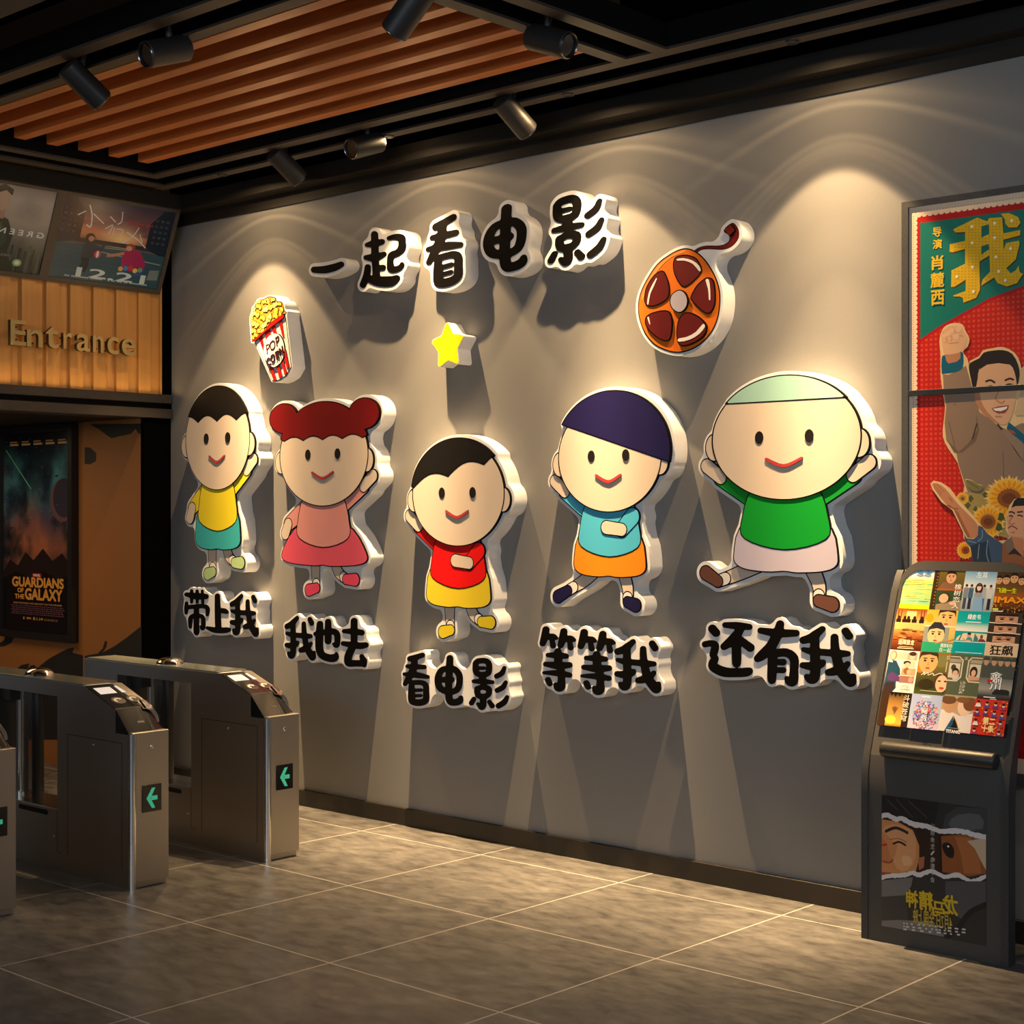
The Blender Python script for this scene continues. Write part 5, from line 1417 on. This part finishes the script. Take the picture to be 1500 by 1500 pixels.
class Cell:
    def __init__(s, i, j):
        s.u0, s.u1, s.vt, s.vb = cols[i], cols[i+1], rows[j], rows[j+1]
        rh = (rows[1]-rows[2])
        if j == 0: s.vt = s.vb+rh           # first and last rows run past the opening
        if j == 3: s.vb = s.vt-rh
        sc.clip = (s.u0, max(s.vb, v0), s.u1, min(s.vt, v1))
    def P(s, x, y): return (s.u0+(s.u1-s.u0)*x, s.vt-(s.vt-s.vb)*y)
    def poly(s, p, c): sc.poly([s.P(*q) for q in p], c)
    def rect(s, x0, y0, x1, y1, c): s.poly([(x0, y0), (x1, y0), (x1, y1), (x0, y1)], c)
    def grad(s, stops):
        """bands from top (0) to bottom (1)"""
        lo, hi = sc.clip[1], sc.clip[3]; H_ = s.vt-s.vb
        L_ = []
        for y, c in stops: L_.append((min(max((s.vt-y*H_-lo)/(hi-lo), 0), 1), c))
        sc.grad(s.u0, lo, s.u1, hi, L_[::-1])
    def ell(s, x, y, a, b, c, n=18):
        u, v = s.P(x, y); sc.ell(u, v, a*(s.u1-s.u0), b*(s.vt-s.vb), c, n)
    def text(s, body, x0, y0, x1, y1, c, bold=.01):
        a0, b0 = s.P(x0, y1); a1, b1 = s.P(x1, y0); sc.text(body, a0, b0, a1, b1, c, bold)
    def line(s, p, w, c): sc.line([s.P(*q) for q in p], w, c)
    def face(s, x, y, r, sk, hair, dark=(60, 40, 34), full=True):
        s.ell(x, y, r, r*.95, sk); s.poly([(x-r*1.02, y-.05*r), (x-r*.95, y-r*.6), (x-r*.4, y-r*1.08), (x+r*.4, y-r*1.08), (x+r*.95, y-r*.6), (x+r*1.02, y-.05*r), (x+r*.8, y-r*.42), (x, y-r*.55), (x-r*.8, y-r*.42)], hair)
        if full:
            for g in (-.38, .38): s.ell(x+g*r, y-.05*r, r*.15, r*.09, dark, 8); s.rect(x+g*r-r*.22, y-.27*r, x+g*r+r*.22, y-.19*r, dark)
            s.poly([(x-.05*r, y), (x+.10*r, y+.28*r), (x-.10*r, y+.30*r)], tuple(int(v*.82) for v in sk)); s.ell(x, y+.52*r, r*.25, r*.08, (176, 92, 80), 10)
random.seed(11)
# row 1
c = Cell(0, 0); c.grad([(0, (150, 190, 220)), (.2, (232, 232, 214)), (.32, (214, 216, 110)), (.6, (176, 210, 120)), (.86, (150, 206, 150)), (1, (150, 200, 150))])
for k in range(26):
    y = .28+.52*random.random(); x = random.random(); c.ell(x, y, .12+.15*random.random(), .012, random.choice([(222, 214, 92), (150, 206, 140), (232, 222, 120), (120, 196, 150)]), 10)
c.rect(0, .88, 1, 1, (246, 222, 24)); c.text('念念', .42, .06, .9, .2, (36, 112, 178), .01); c.ell(.36, .84, .02, .02, (240, 226, 220)); c.ell(.55, .85, .02, .02, (240, 226, 220))
c = Cell(1, 0); c.grad([(0, (112, 96, 40)), (.5, (86, 74, 36)), (1, (60, 66, 40))])
c.rect(.0, .0, .16, 1, (58, 40, 26)); [c.ell(.12-.0*k, .12+.075*k, .014, .012, (226, 150, 40), 6) for k in range(11)]
c.poly([(.2, .48), (.3, .34), (.5, .3), (.78, .36), (.86, .48)], (126, 92, 66)); c.face(.56, .2, .16, (206, 158, 122), (34, 26, 22)); c.rect(.16, .48, 1, .52, (182, 84, 40))
c.poly([(.16, .52), (1, .52), (1, 1), (.16, 1)], (50, 74, 44)); c.poly([(.2, 1), (.2, .86), (.6, .78), (1, .74), (1, 1)], (150, 132, 104)); c.ell(.44, .70, .2, .13, (64, 44, 32)); c.ell(.42, .71, .15, .11, (222, 176, 138)); c.ell(.72, .82, .10, .04, (224, 180, 146))
for k, chx in enumerate('橡树恋人'[:4]): c.text(chx, .72, .36+.15*k, .94, .49+.15*k, (240, 236, 226), .005)
c = Cell(2, 0); c.grad([(0, (112, 158, 192)), (.25, (168, 196, 214)), (.4, (216, 220, 216)), (.6, (178, 190, 196)), (1, (150, 154, 158))])
c.text('左耳', .36, .06, .70, .2, (246, 248, 248), .0)
for x, col, lg in ((.10, (120, 130, 140), (60, 70, 90)), (.26, (60, 96, 122), (38, 48, 66)), (.66, (160, 168, 172), (70, 110, 150)), (.86, (196, 196, 192), (36, 42, 62))):
    c.rect(x-.05, .66, x+.05, .94, lg); c.rect(x-.075, .44, x+.075, .68, col); c.ell(x, .41, .04, .045, (196, 152, 128)); c.ell(x, .385, .042, .03, (40, 34, 34))
c.ell(.5, .46, .12, .14, (48, 38, 38)); c.poly([(.34, 1), (.38, .62), (.5, .56), (.64, .62), (.70, 1)], (128, 166, 198)); c.ell(.5, .60, .13, .055, (150, 146, 152)); c.ell(.5, .43, .068, .078, (232, 194, 172)); c.rect(.42, .36, .58, .40, (44, 34, 34))
c = Cell(3, 0); c.grad([(0, (60, 46, 30)), (.45, (110, 74, 36)), (.6, (150, 84, 28)), (1, (34, 22, 16))])
for x, r in ((.08, .10), (.30, .11), (.54, .12), (.78, .11), (1.0, .12)): c.face(x, .22+.03*math.sin(x*9), r, (206, 158, 112), (34, 26, 20), full=True)
c.text('飞驰一生', .06, .42, .66, .54, (222, 230, 20), .02); c.text('IMAX', .04, .63, .98, .76, (236, 150, 34), .04)
for k in range(60): c.ell(random.random(), .80+.2*random.random(), .02, .018, random.choice([(150, 92, 44), (206, 140, 60), (70, 44, 28)]), 6)
c.rect(.04, .90, .2, .94, (214, 224, 60)); c.rect(.04, .955, .36, .975, (240, 236, 226))
# row 2
c = Cell(0, 1); c.grad([(0, (150, 70, 30)), (.22, (226, 160, 80)), (.34, (240, 206, 120)), (.5, (214, 150, 76)), (.7, (150, 76, 36)), (1, (72, 20, 12))])
c.rect(.34, .06, .66, .24, (250, 224, 140)); [c.rect(x, .04, x+.03, .28, (120, 50, 24)) for x in (.05, .15, .8, .9)]
for x in (.1, .3, .42, .62, .86): c.ell(x, .22, .05, .05, (60, 34, 24)); c.rect(x-.08, .25, x+.08, .33, (48, 24, 20))
c.poly([(.06, .36), (.92, .36), (1, .5), (0, .5)], (236, 186, 106))
for k in range(24): c.ell(random.random(), .48+.26*random.random(), .09, .018, random.choice([(214, 150, 84), (120, 56, 28), (170, 96, 46)]), 8)
c.text('追缉猎龙', .22, .74, .74, .86, (250, 236, 190), .02); c.rect(.26, .90, .72, .915, (226, 190, 150)); c.rect(.22, .935, .76, .955, (236, 206, 166))
c = Cell(1, 1); c.grad([(0, (226, 178, 60)), (.4, (236, 196, 96)), (.75, (196, 170, 96)), (.76, (44, 164, 116)), (1, (30, 148, 104))])
c.ell(.12, .2, .12, .1, (240, 160, 20)); c.face(.66, .18, .28, (236, 188, 116), (48, 38, 36)); c.rect(0, .37, 1, .40, (238, 226, 206)); c.rect(.0, .40, .8, .76, (150, 156, 140)); c.face(.40, .58, .27, (240, 200, 140), (44, 48, 62)); c.rect(.0, .76, 1, 1.0, (42, 164, 118))
c.line([(.42, .80), (.6, .74), (.8, .72), (.98, .66)], .003, (236, 110, 60)); c.text('我想和你', .60, .78, .98, .87, (240, 244, 236), .015); c.text('在一起', .58, .88, .96, .98, (240, 244, 236), .01)
c = Cell(2, 1); c.grad([(0, (0, 158, 160)), (.26, (20, 170, 170)), (.36, (190, 216, 206)), (.46, (236, 228, 212)), (.47, (0, 160, 164)), (1, (0, 150, 158))])
c.text('绿皮书', .32, .07, .72, .19, (250, 250, 246), .02); c.rect(.28, .24, .76, .26, (236, 246, 244)); c.poly([(0, .70), (.04, .60), (.2, .5), (.5, .475), (1, .48), (1, .70)], (0, 150, 150)); c.poly([(.04, .68), (.1, .60), (.24, .52), (.5, .50), (1, .51), (1, .69)], (222, 206, 176))
c.poly([(.24, .52), (.18, .68), (.14, .68), (.2, .54)], (40, 90, 92)); c.poly([(.62, .505), (.74, .62), (.74, .69), (.6, .69)], (60, 120, 122)); c.ell(.45, .56, .06, .06, (212, 152, 122)); c.ell(.45, .52, .06, .03, (60, 40, 34)); c.poly([(.36, .66), (.42, .6), (.54, .61), (.58, .69), (.36, .70)], (40, 150, 156)); c.line([(.26, .64), (.40, .68), (.52, .68)], .006, (216, 160, 130)); c.ell(.84, .58, .045, .05, (120, 76, 58)); c.poly([(.74, .69), (.78, .63), (.92, .63), (1, .69)], (120, 50, 54)); c.rect(.02, .70, 1, .72, (196, 230, 228)); c.rect(.1, .95, .94, .965, (190, 236, 236))
c = Cell(3, 1); c.rect(0, 0, 1, 1, (58, 50, 44))
for k, y in enumerate((.02, .25, .48)):
    c.rect(.18, y+.02, .86, y+.20, (198, 146, 112)); c.rect(.18, y+.01, .86, y+.06, (36, 28, 26)); [c.ell(x, y+.13, .07, .02, (50, 34, 28), 10) for x in (.38, .66)]; [c.rect(x-.09, y+.085, x+.09, y+.10, (44, 32, 28)) for x in (.38, .66)]
    c.line([(0, y+.215), (.3, y+.225), (.6, y+.21), (1, y+.225)], .004, (226, 206, 180))
c.line([(.28, .62), (.48, .62), (.52, .60), (.72, .61)], .0018, (30, 24, 22)); c.rect(0, .71, 1, 1, (214, 186, 152)); c.text('狂飙', .16, .75, .86, .97, (18, 16, 16), .02)
# row 3
c = Cell(0, 2); c.rect(0, 0, 1, 1, (240, 230, 214)); c.rect(.30, .05, .62, .22, (206, 196, 170)); c.rect(.62, .05, .94, .22, (206, 170, 140)); c.ell(.78, .13, .08, .08, (236, 200, 176)); c.ell(.78, .07, .12, .05, (70, 46, 36)); c.rect(.5, .24, .9, .40, (222, 206, 170)); c.ell(.64, .29, .12, .05, (60, 50, 48)); c.ell(.66, .34, .09, .06, (230, 190, 160)); c.rect(.5, .42, .95, .58, (196, 160, 116)); c.ell(.66, .48, .1, .08, (150, 96, 60)); c.ell(.74, .5, .07, .06, (222, 176, 146)); c.rect(.46, .60, .94, .76, (156, 110, 96)); c.ell(.84, .68, .08, .07, (210, 150, 130))
c.poly([(.0, .9), (.02, .3), (.14, .24), (.28, .26), (.44, .44), (.48, .58), (.36, .62), (.40, .9), (.3, 1), (0, 1)], (34, 72, 90)); c.poly([(.06, .62), (.2, .52), (.46, .62), (.48, .74), (.3, .74), (.1, .72)], (92, 58, 106)); c.poly([(.0, 1), (.04, .78), (.34, .76), (.36, .92), (.24, 1)], (56, 40, 40)); c.ell(.16, .13, .12, .11, (196, 140, 70)); c.ell(.15, .14, .085, .095, (236, 190, 160)); c.rect(.07, .26, .17, .30, (244, 240, 232))
c.text('LITTLE', .56, .82, .82, .87, (150, 140, 136), 0); c.text('WOMEN', .54, .89, .86, .94, (150, 140, 136), 0)
c = Cell(1, 2); c.grad([(0, (150, 110, 40)), (.3, (120, 110, 50)), (.55, (90, 84, 36)), (.8, (50, 56, 26)), (1, (86, 92, 40))])
c.ell(.75, .2, .2, .14, (128, 124, 70)); c.ell(.1, .34, .18, .16, (196, 126, 40)); c.face(.32, .22, .30, (232, 172, 108), (66, 44, 30)); c.ell(.35, .75, .25, .12, (52, 46, 24)); c.ell(.84, .70, .24, .23, (90, 50, 34)); c.ell(.84, .72, .19, .2, (238, 192, 150)); c.ell(.76, .66, .05, .02, (50, 36, 34), 8); c.ell(.95, .66, .05, .02, (50, 36, 34), 8); c.ell(.86, .82, .08, .03, (196, 70, 54), 10)
c.line([(.16, .55), (.26, .47), (.24, .54), (.36, .48), (.38, .54), (.52, .49), (.56, .54), (.74, .48), (.84, .5)], .003, (240, 232, 214)); c.text('如风', .88, .05, .98, .16, (236, 226, 206), 0); c.rect(.90, .2, .93, .44, (206, 196, 176)); c.rect(.2, .9, .9, .915, (196, 190, 150))
c = Cell(2, 2); c.rect(0, 0, 1, 1, (84, 92, 70)); c.poly([(-.1, .06), (.30, .06), (.42, .14), (.42, .54), (.30, .64), (-.1, .64)], (206, 196, 170)); c.poly([(-.1, .08), (.28, .08), (.38, .15), (.38, .52), (.28, .61), (-.1, .61)], (98, 100, 82)); c.rect(0, .12, .36, .2, (160, 150, 130)); c.rect(.0, .22, .34, .56, (202, 196, 176))
c.poly([(1.1, .06), (.66, .06), (.56, .14), (.56, .54), (.66, .64), (1.1, .64)], (206, 196, 170)); c.poly([(1.1, .08), (.68, .08), (.60, .15), (.60, .52), (.68, .61), (1.1, .61)], (98, 100, 82)); c.rect(.64, .12, 1, .2, (160, 150, 130)); c.rect(.64, .22, .98, .56, (196, 190, 170))
c.ell(.14, .32, .08, .07, (70, 58, 48)); c.ell(.22, .42, .11, .09, (40, 34, 30)); c.ell(.22, .45, .085, .065, (214, 168, 140)); c.poly([(.0, .5), (.3, .5), (.32, .58), (.2, .64), (.14, .56), (0, .56)], (196, 190, 180)); c.ell(.78, .40, .12, .13, (44, 36, 30)); c.ell(.78, .42, .07, .075, (216, 166, 138)); c.poly([(.62, .54), (.7, .48), (.98, .52), (.98, .58), (.66, .60)], (196, 150, 122))
c.text('这么多年', .42, .60, .58, .92, (226, 222, 204), 0); c.rect(0, .95, 1, 1, (160, 148, 112)); c.text('这', .44, .06, .54, .13, (226, 222, 204), 0)
c = Cell(3, 2); c.grad([(0, (92, 96, 92)), (.3, (120, 122, 116)), (.5, (96, 98, 96)), (.75, (150, 148, 140)), (.9, (70, 68, 66)), (1, (10, 10, 10))])
for x in (.12, .36, .56, .76, .96): c.rect(x-.12, .16, x+.12, .5, (70, 76, 70)); c.ell(x, .14, .075, .085, (176, 138, 112)); c.ell(x, .06, .10, .045, (66, 70, 52)); c.rect(x-.09, .08, x+.09, .10, (44, 48, 38))
for k in range(26): c.rect(.42+.5*random.random(), .72+.1*random.random(), .45+.5*random.random(), .86, (40, 38, 36))
for k, chx in enumerate('金刚川'): c.text(chx, .34 if k else .30, .36+.135*k, .66, .485+.135*k, (236, 238, 236), .01)
c.rect(.24, .54, .40, .60, (200, 30, 26)); c.rect(.2, .93, .56, .95, (230, 230, 226)); c.rect(.4, .97, .6, .985, (200, 200, 196))
# row 4
c = Cell(0, 3); c.grad([(0, (26, 18, 14)), (.2, (150, 110, 56)), (.5, (206, 150, 70)), (.72, (236, 180, 60)), (.8, (150, 96, 36)), (1, (54, 32, 20))])
c.rect(0, 0, .26, .8, (60, 40, 24)); c.rect(.78, 0, 1, .8, (44, 30, 20)); c.poly([(.26, .0), (.78, .0), (.72, .08), (.68, .0), (.6, .1), (.52, .02), (.46, .12), (.40, .02), (.34, .09)], (24, 18, 14)); c.ell(.42, .64, .18, .1, (250, 206, 70)); c.poly([(.4, .36), (.5, .32), (.62, .36), (.52, .52)], (130, 90, 50)); c.ell(.51, .4, .05, .05, (110, 72, 44)); c.rect(.38, .82, .41, .90, (30, 20, 14))
for k, chx in enumerate('斗破苍穹'): c.text(chx, .74, .05+.155*k, .94, .185+.155*k, (244, 232, 206), .005)
c = Cell(1, 3); c.grad([(0, (176, 186, 222)), (.5, (178, 194, 214)), (.85, (224, 196, 214)), (1, (230, 200, 210))])
for k in range(150):
    th = random.random()*6.28; r = .40*random.random()**.6; c.ell(.5+r*math.cos(th)*1.05, .46+r*math.sin(th)*.82, .02+.02*random.random(), .012+.012*random.random(), random.choice([(236, 110, 130), (240, 150, 90), (120, 90, 190), (214, 70, 110), (90, 150, 110), (250, 190, 170), (150, 110, 200), (226, 90, 70)]), 7)
for k, chx in enumerate('人间别久'): c.text(chx, .42, .16+.155*k, .58, .29+.155*k, (250, 248, 250), .01)
c.rect(.34, .05, .62, .07, (238, 240, 246))
c = Cell(2, 3); c.rect(0, 0, 1, 1, (226, 216, 208)); c.poly([(.0, .0), (1, .0), (1, .34), (.6, .42), (.4, .36), (.0, .3)], (190, 160, 130)); c.ell(.26, .18, .22, .2, (196, 150, 110)); c.ell(.2, .08, .24, .1, (110, 76, 48)); c.ell(.72, .2, .22, .22, (232, 196, 166)); c.ell(.86, .14, .2, .16, (120, 76, 46)); c.ell(.64, .06, .2, .07, (130, 86, 54))
c.poly([(.42, .42), (.08, .98), (.3, .98), (.44, .64)], (44, 84, 116)); c.poly([(.44, .42), (.80, 1.0), (.3, 1.0), (.16, .98), (.43, .62)], (24, 26, 32)); c.line([(.44, .44), (.60, .66), (.74, .98)], .003, (206, 160, 60)); c.text('TITANIC', .26, .745, .70, .815, (244, 242, 238), .04); c.rect(.3, .70, .66, .712, (150, 150, 150))
c = Cell(3, 3); c.rect(0, 0, 1, 1, (196, 50, 36))
for k in range(36): c.ell(random.random(), random.random(), .025, .015, (230, 150, 70), 6)
for x, y in ((.12, .09), (.38, .1), (.64, .1), (.88, .12), (.12, .28), (.38, .27), (.64, .29), (.88, .32), (.12, .5), (.86, .5), (.12, .7), (.86, .72), (.36, .86), (.6, .88)):
    c.poly([(x-.09, y+.09), (x-.06, y+.02), (x+.06, y+.02), (x+.09, y+.09)], random.choice([(70, 80, 140), (226, 222, 216), (150, 60, 100), (90, 60, 120)])); c.ell(x, y, .045, .04, (232, 190, 160)); c.ell(x, y-.025, .05, .028, (50, 34, 32))
c.text('第二', .34, .40, .70, .56, (246, 222, 150), .03); c.text('十条', .34, .57, .70, .72, (246, 222, 150), .03)
sc.clip = None
sc.build('display', M_kscr, t)
# grab bar
hz = .785; hy = T0.y+S_.y*.03
hb = atY(1291, 1101, -.37); hb2 = atY(1459, 1112, -.37)
h = MB(); hc0, hc1 = Vector((hb.x, -.362, (hb.z+hb2.z)/2)), Vector((hb2.x, -.362, (hb.z+hb2.z)/2))
h.lathe(hc0, (1, 0, 0), [(0, .026), (.004, .031), (.010, .033), ((hc1-hc0).length-.010, .033), ((hc1-hc0).length-.004, .031), ((hc1-hc0).length, .026)], n=28)
h.build('grab_bar', M_khandle, t, smooth=50)
for f in (.12, .88):
    q = hc0.lerp(hc1, f); MB().cyl(q, q+Vector((0, .05, -.004)), .012, n=12).build('bar_bracket', M_khandle, t)
# poster panel in the lower body
a = Art((0, KY-.0012, 0), UX, VZ); a.zs = (4.4115, 1240, 1080)
cs = a.px([(228, 1218), (902, 1352), (902, 460), (228, 372)])
x0, x1 = (cs[0][0]+cs[3][0])/2, (cs[1][0]+cs[2][0])/2; z0, z1 = (cs[0][1]+cs[1][1])/2, (cs[2][1]+cs[3][1])/2
a.clip = (x0, z0, x1, z1)
W, Hh = x1-x0, z1-z0
a.rect(x0, z0, x1, z1, (44, 42, 42))
a.ppx([(228, 372), (480, 405), (600, 420), (560, 600), (228, 490)], (30, 27, 26)); a.ppx([(640, 500), (720, 450), (902, 460), (902, 640), (620, 600)], (62, 62, 64)); a.ppx([(660, 560), (720, 500), (860, 500), (880, 590), (720, 600)], (92, 92, 94), 2)
for l in ([(260, 400), (330, 470)], [(320, 400), (430, 520)], [(400, 410), (520, 520)]): a.lpx(l, .004, (70, 66, 64), 0)
# face and horse in the torn strip
a.ppx([(228, 520), (330, 545), (450, 580), (560, 605), (700, 620), (902, 650), (902, 890), (720, 890), (560, 860), (440, 880), (228, 900)], (46, 26, 18))
a.ppx([(228, 530), (330, 545), (430, 600), (470, 700), (470, 780), (450, 860), (360, 880), (228, 895)], (206, 136, 84), 0)
a.ppx([(228, 600), (300, 560), (420, 600), (450, 700), (430, 820), (360, 870), (300, 800), (330, 700)], (220, 156, 104), 2); a.ppx([(228, 640), (262, 690), (280, 760), (300, 800), (260, 820), (228, 810)], (196, 120, 72), 1)
a.ppx([(360, 770), (410, 770), (420, 820), (370, 830)], (230, 176, 128), 2)
a.lpx([(250, 610, .010), (320, 585, .016), (400, 620, .008)], .012, (50, 32, 26)); a.lpx([(300, 690, .004), (340, 676, .010), (385, 700, .004)], .008, (44, 26, 20)); a.lpx([(280, 660), (340, 655), (390, 680)], .003, (150, 88, 54)); a.lpx([(230, 700), (262, 690)], .008, (190, 40, 24), 0); a.lpx([(236, 800), (280, 810), (300, 790)], .006, (140, 74, 46)); a.ppx([(228, 870), (290, 875), (280, 890), (228, 892)], (176, 66, 56)); a.ppx([(460, 780), (505, 770), (500, 840), (470, 860)], (176, 104, 66), 1)
a.ppx([(612, 640), (760, 625), (902, 660), (902, 880), (800, 900), (620, 870)], (150, 84, 40), 0); a.ppx([(700, 640), (800, 650), (860, 760), (870, 880), (760, 880), (740, 760)], (176, 104, 54), 1); a.ppx([(780, 670), (902, 650), (902, 860), (870, 800), (830, 720)], (206, 178, 146), 0)
a.ppx([(620, 690), (660, 680), (695, 720), (690, 780), (650, 770), (625, 730)], (26, 16, 14), 2); p = a.px([(658, 705)])[0]; a.ell(p[0], p[1], .005, .004, (236, 232, 226), 10); a.ppx([(600, 620), (612, 620), (618, 880), (606, 880)], (24, 16, 14))
# torn white edges
def torn(pts, w):
    random.seed(len(pts)); P = catmull(pts, 6); up = [(x, y-w/2+random.uniform(-3, 3)) for x, y in P]; dn = [(x, y+w/2+random.uniform(-4, 4)) for x, y in P]
    a.ppx(up+dn[::-1], (222, 214, 212))
torn([(220, 508), (270, 505), (320, 530), (360, 525), (430, 562), (520, 575), (600, 605), (700, 605), (760, 610), (830, 630), (910, 648)], 34)
torn([(220, 905), (300, 895), (380, 890), (430, 875), (470, 890), (550, 865), (630, 900), (720, 890), (800, 930), (850, 920), (910, 895)], 30)
# grey lower half: jaw and shoulder, harness
a.ppx([(228, 925), (430, 905), (420, 960), (380, 1020), (300, 1040), (228, 1030)], (112, 108, 106), 0); a.ppx([(228, 1030), (390, 1020), (400, 1180), (228, 1190)], (58, 55, 54), 0); a.ppx([(228, 1185), (330, 1180), (560, 1190), (640, 1290), (228, 1218)], (118, 114, 112), 0); a.ppx([(640, 930), (902, 930), (902, 1060), (760, 1180), (700, 1150), (640, 1080)], (76, 76, 78), 0)
a.lpx([(902, 1080, .02), (800, 1130, .024), (720, 1230, .02), (640, 1300, .02)], .02, (22, 20, 20))
yl = (212, 178, 28)
def mtx(body, xa, ya, xb, yb, col, b=.01):
    p = a.px([(xa, yb), (xb, ya)]); a.text(body, p[0][0], p[0][1], p[1][0], p[1][1], col, b, mirror=True)
mtx('神', 388, 995, 462, 1092, yl, .03); mtx('精', 470, 1005, 558, 1108, yl, .03); mtx('马', 556, 1070, 636, 1150, yl, .03); mtx('龙', 624, 1030, 720, 1135, yl, .03)
mtx('4月7日 全国上映', 432, 1150, 684, 1200, (196, 168, 60), .02)
for k, chx in enumerate('让你余生、电影不会'): mtx(chx, 545, 560+43*k, 572, 590+43*k, (214, 206, 196), .0)
random.seed(2)
for y in (1196, 1216, 1234):
    x = 370
    while x < 750:
        w = random.randint(8, 26); yy = y+(x-370)*.10; a.ppx([(x, yy), (x+w, yy+w*.1), (x+w, yy+10+w*.1), (x, yy+10)], (206, 204, 202), keep=True); x += w+random.randint(8, 34)
a.L += 1
a.zs = None
a.build('poster_panel', print_mat('kiosk_poster_print', .35, base=.9), t)
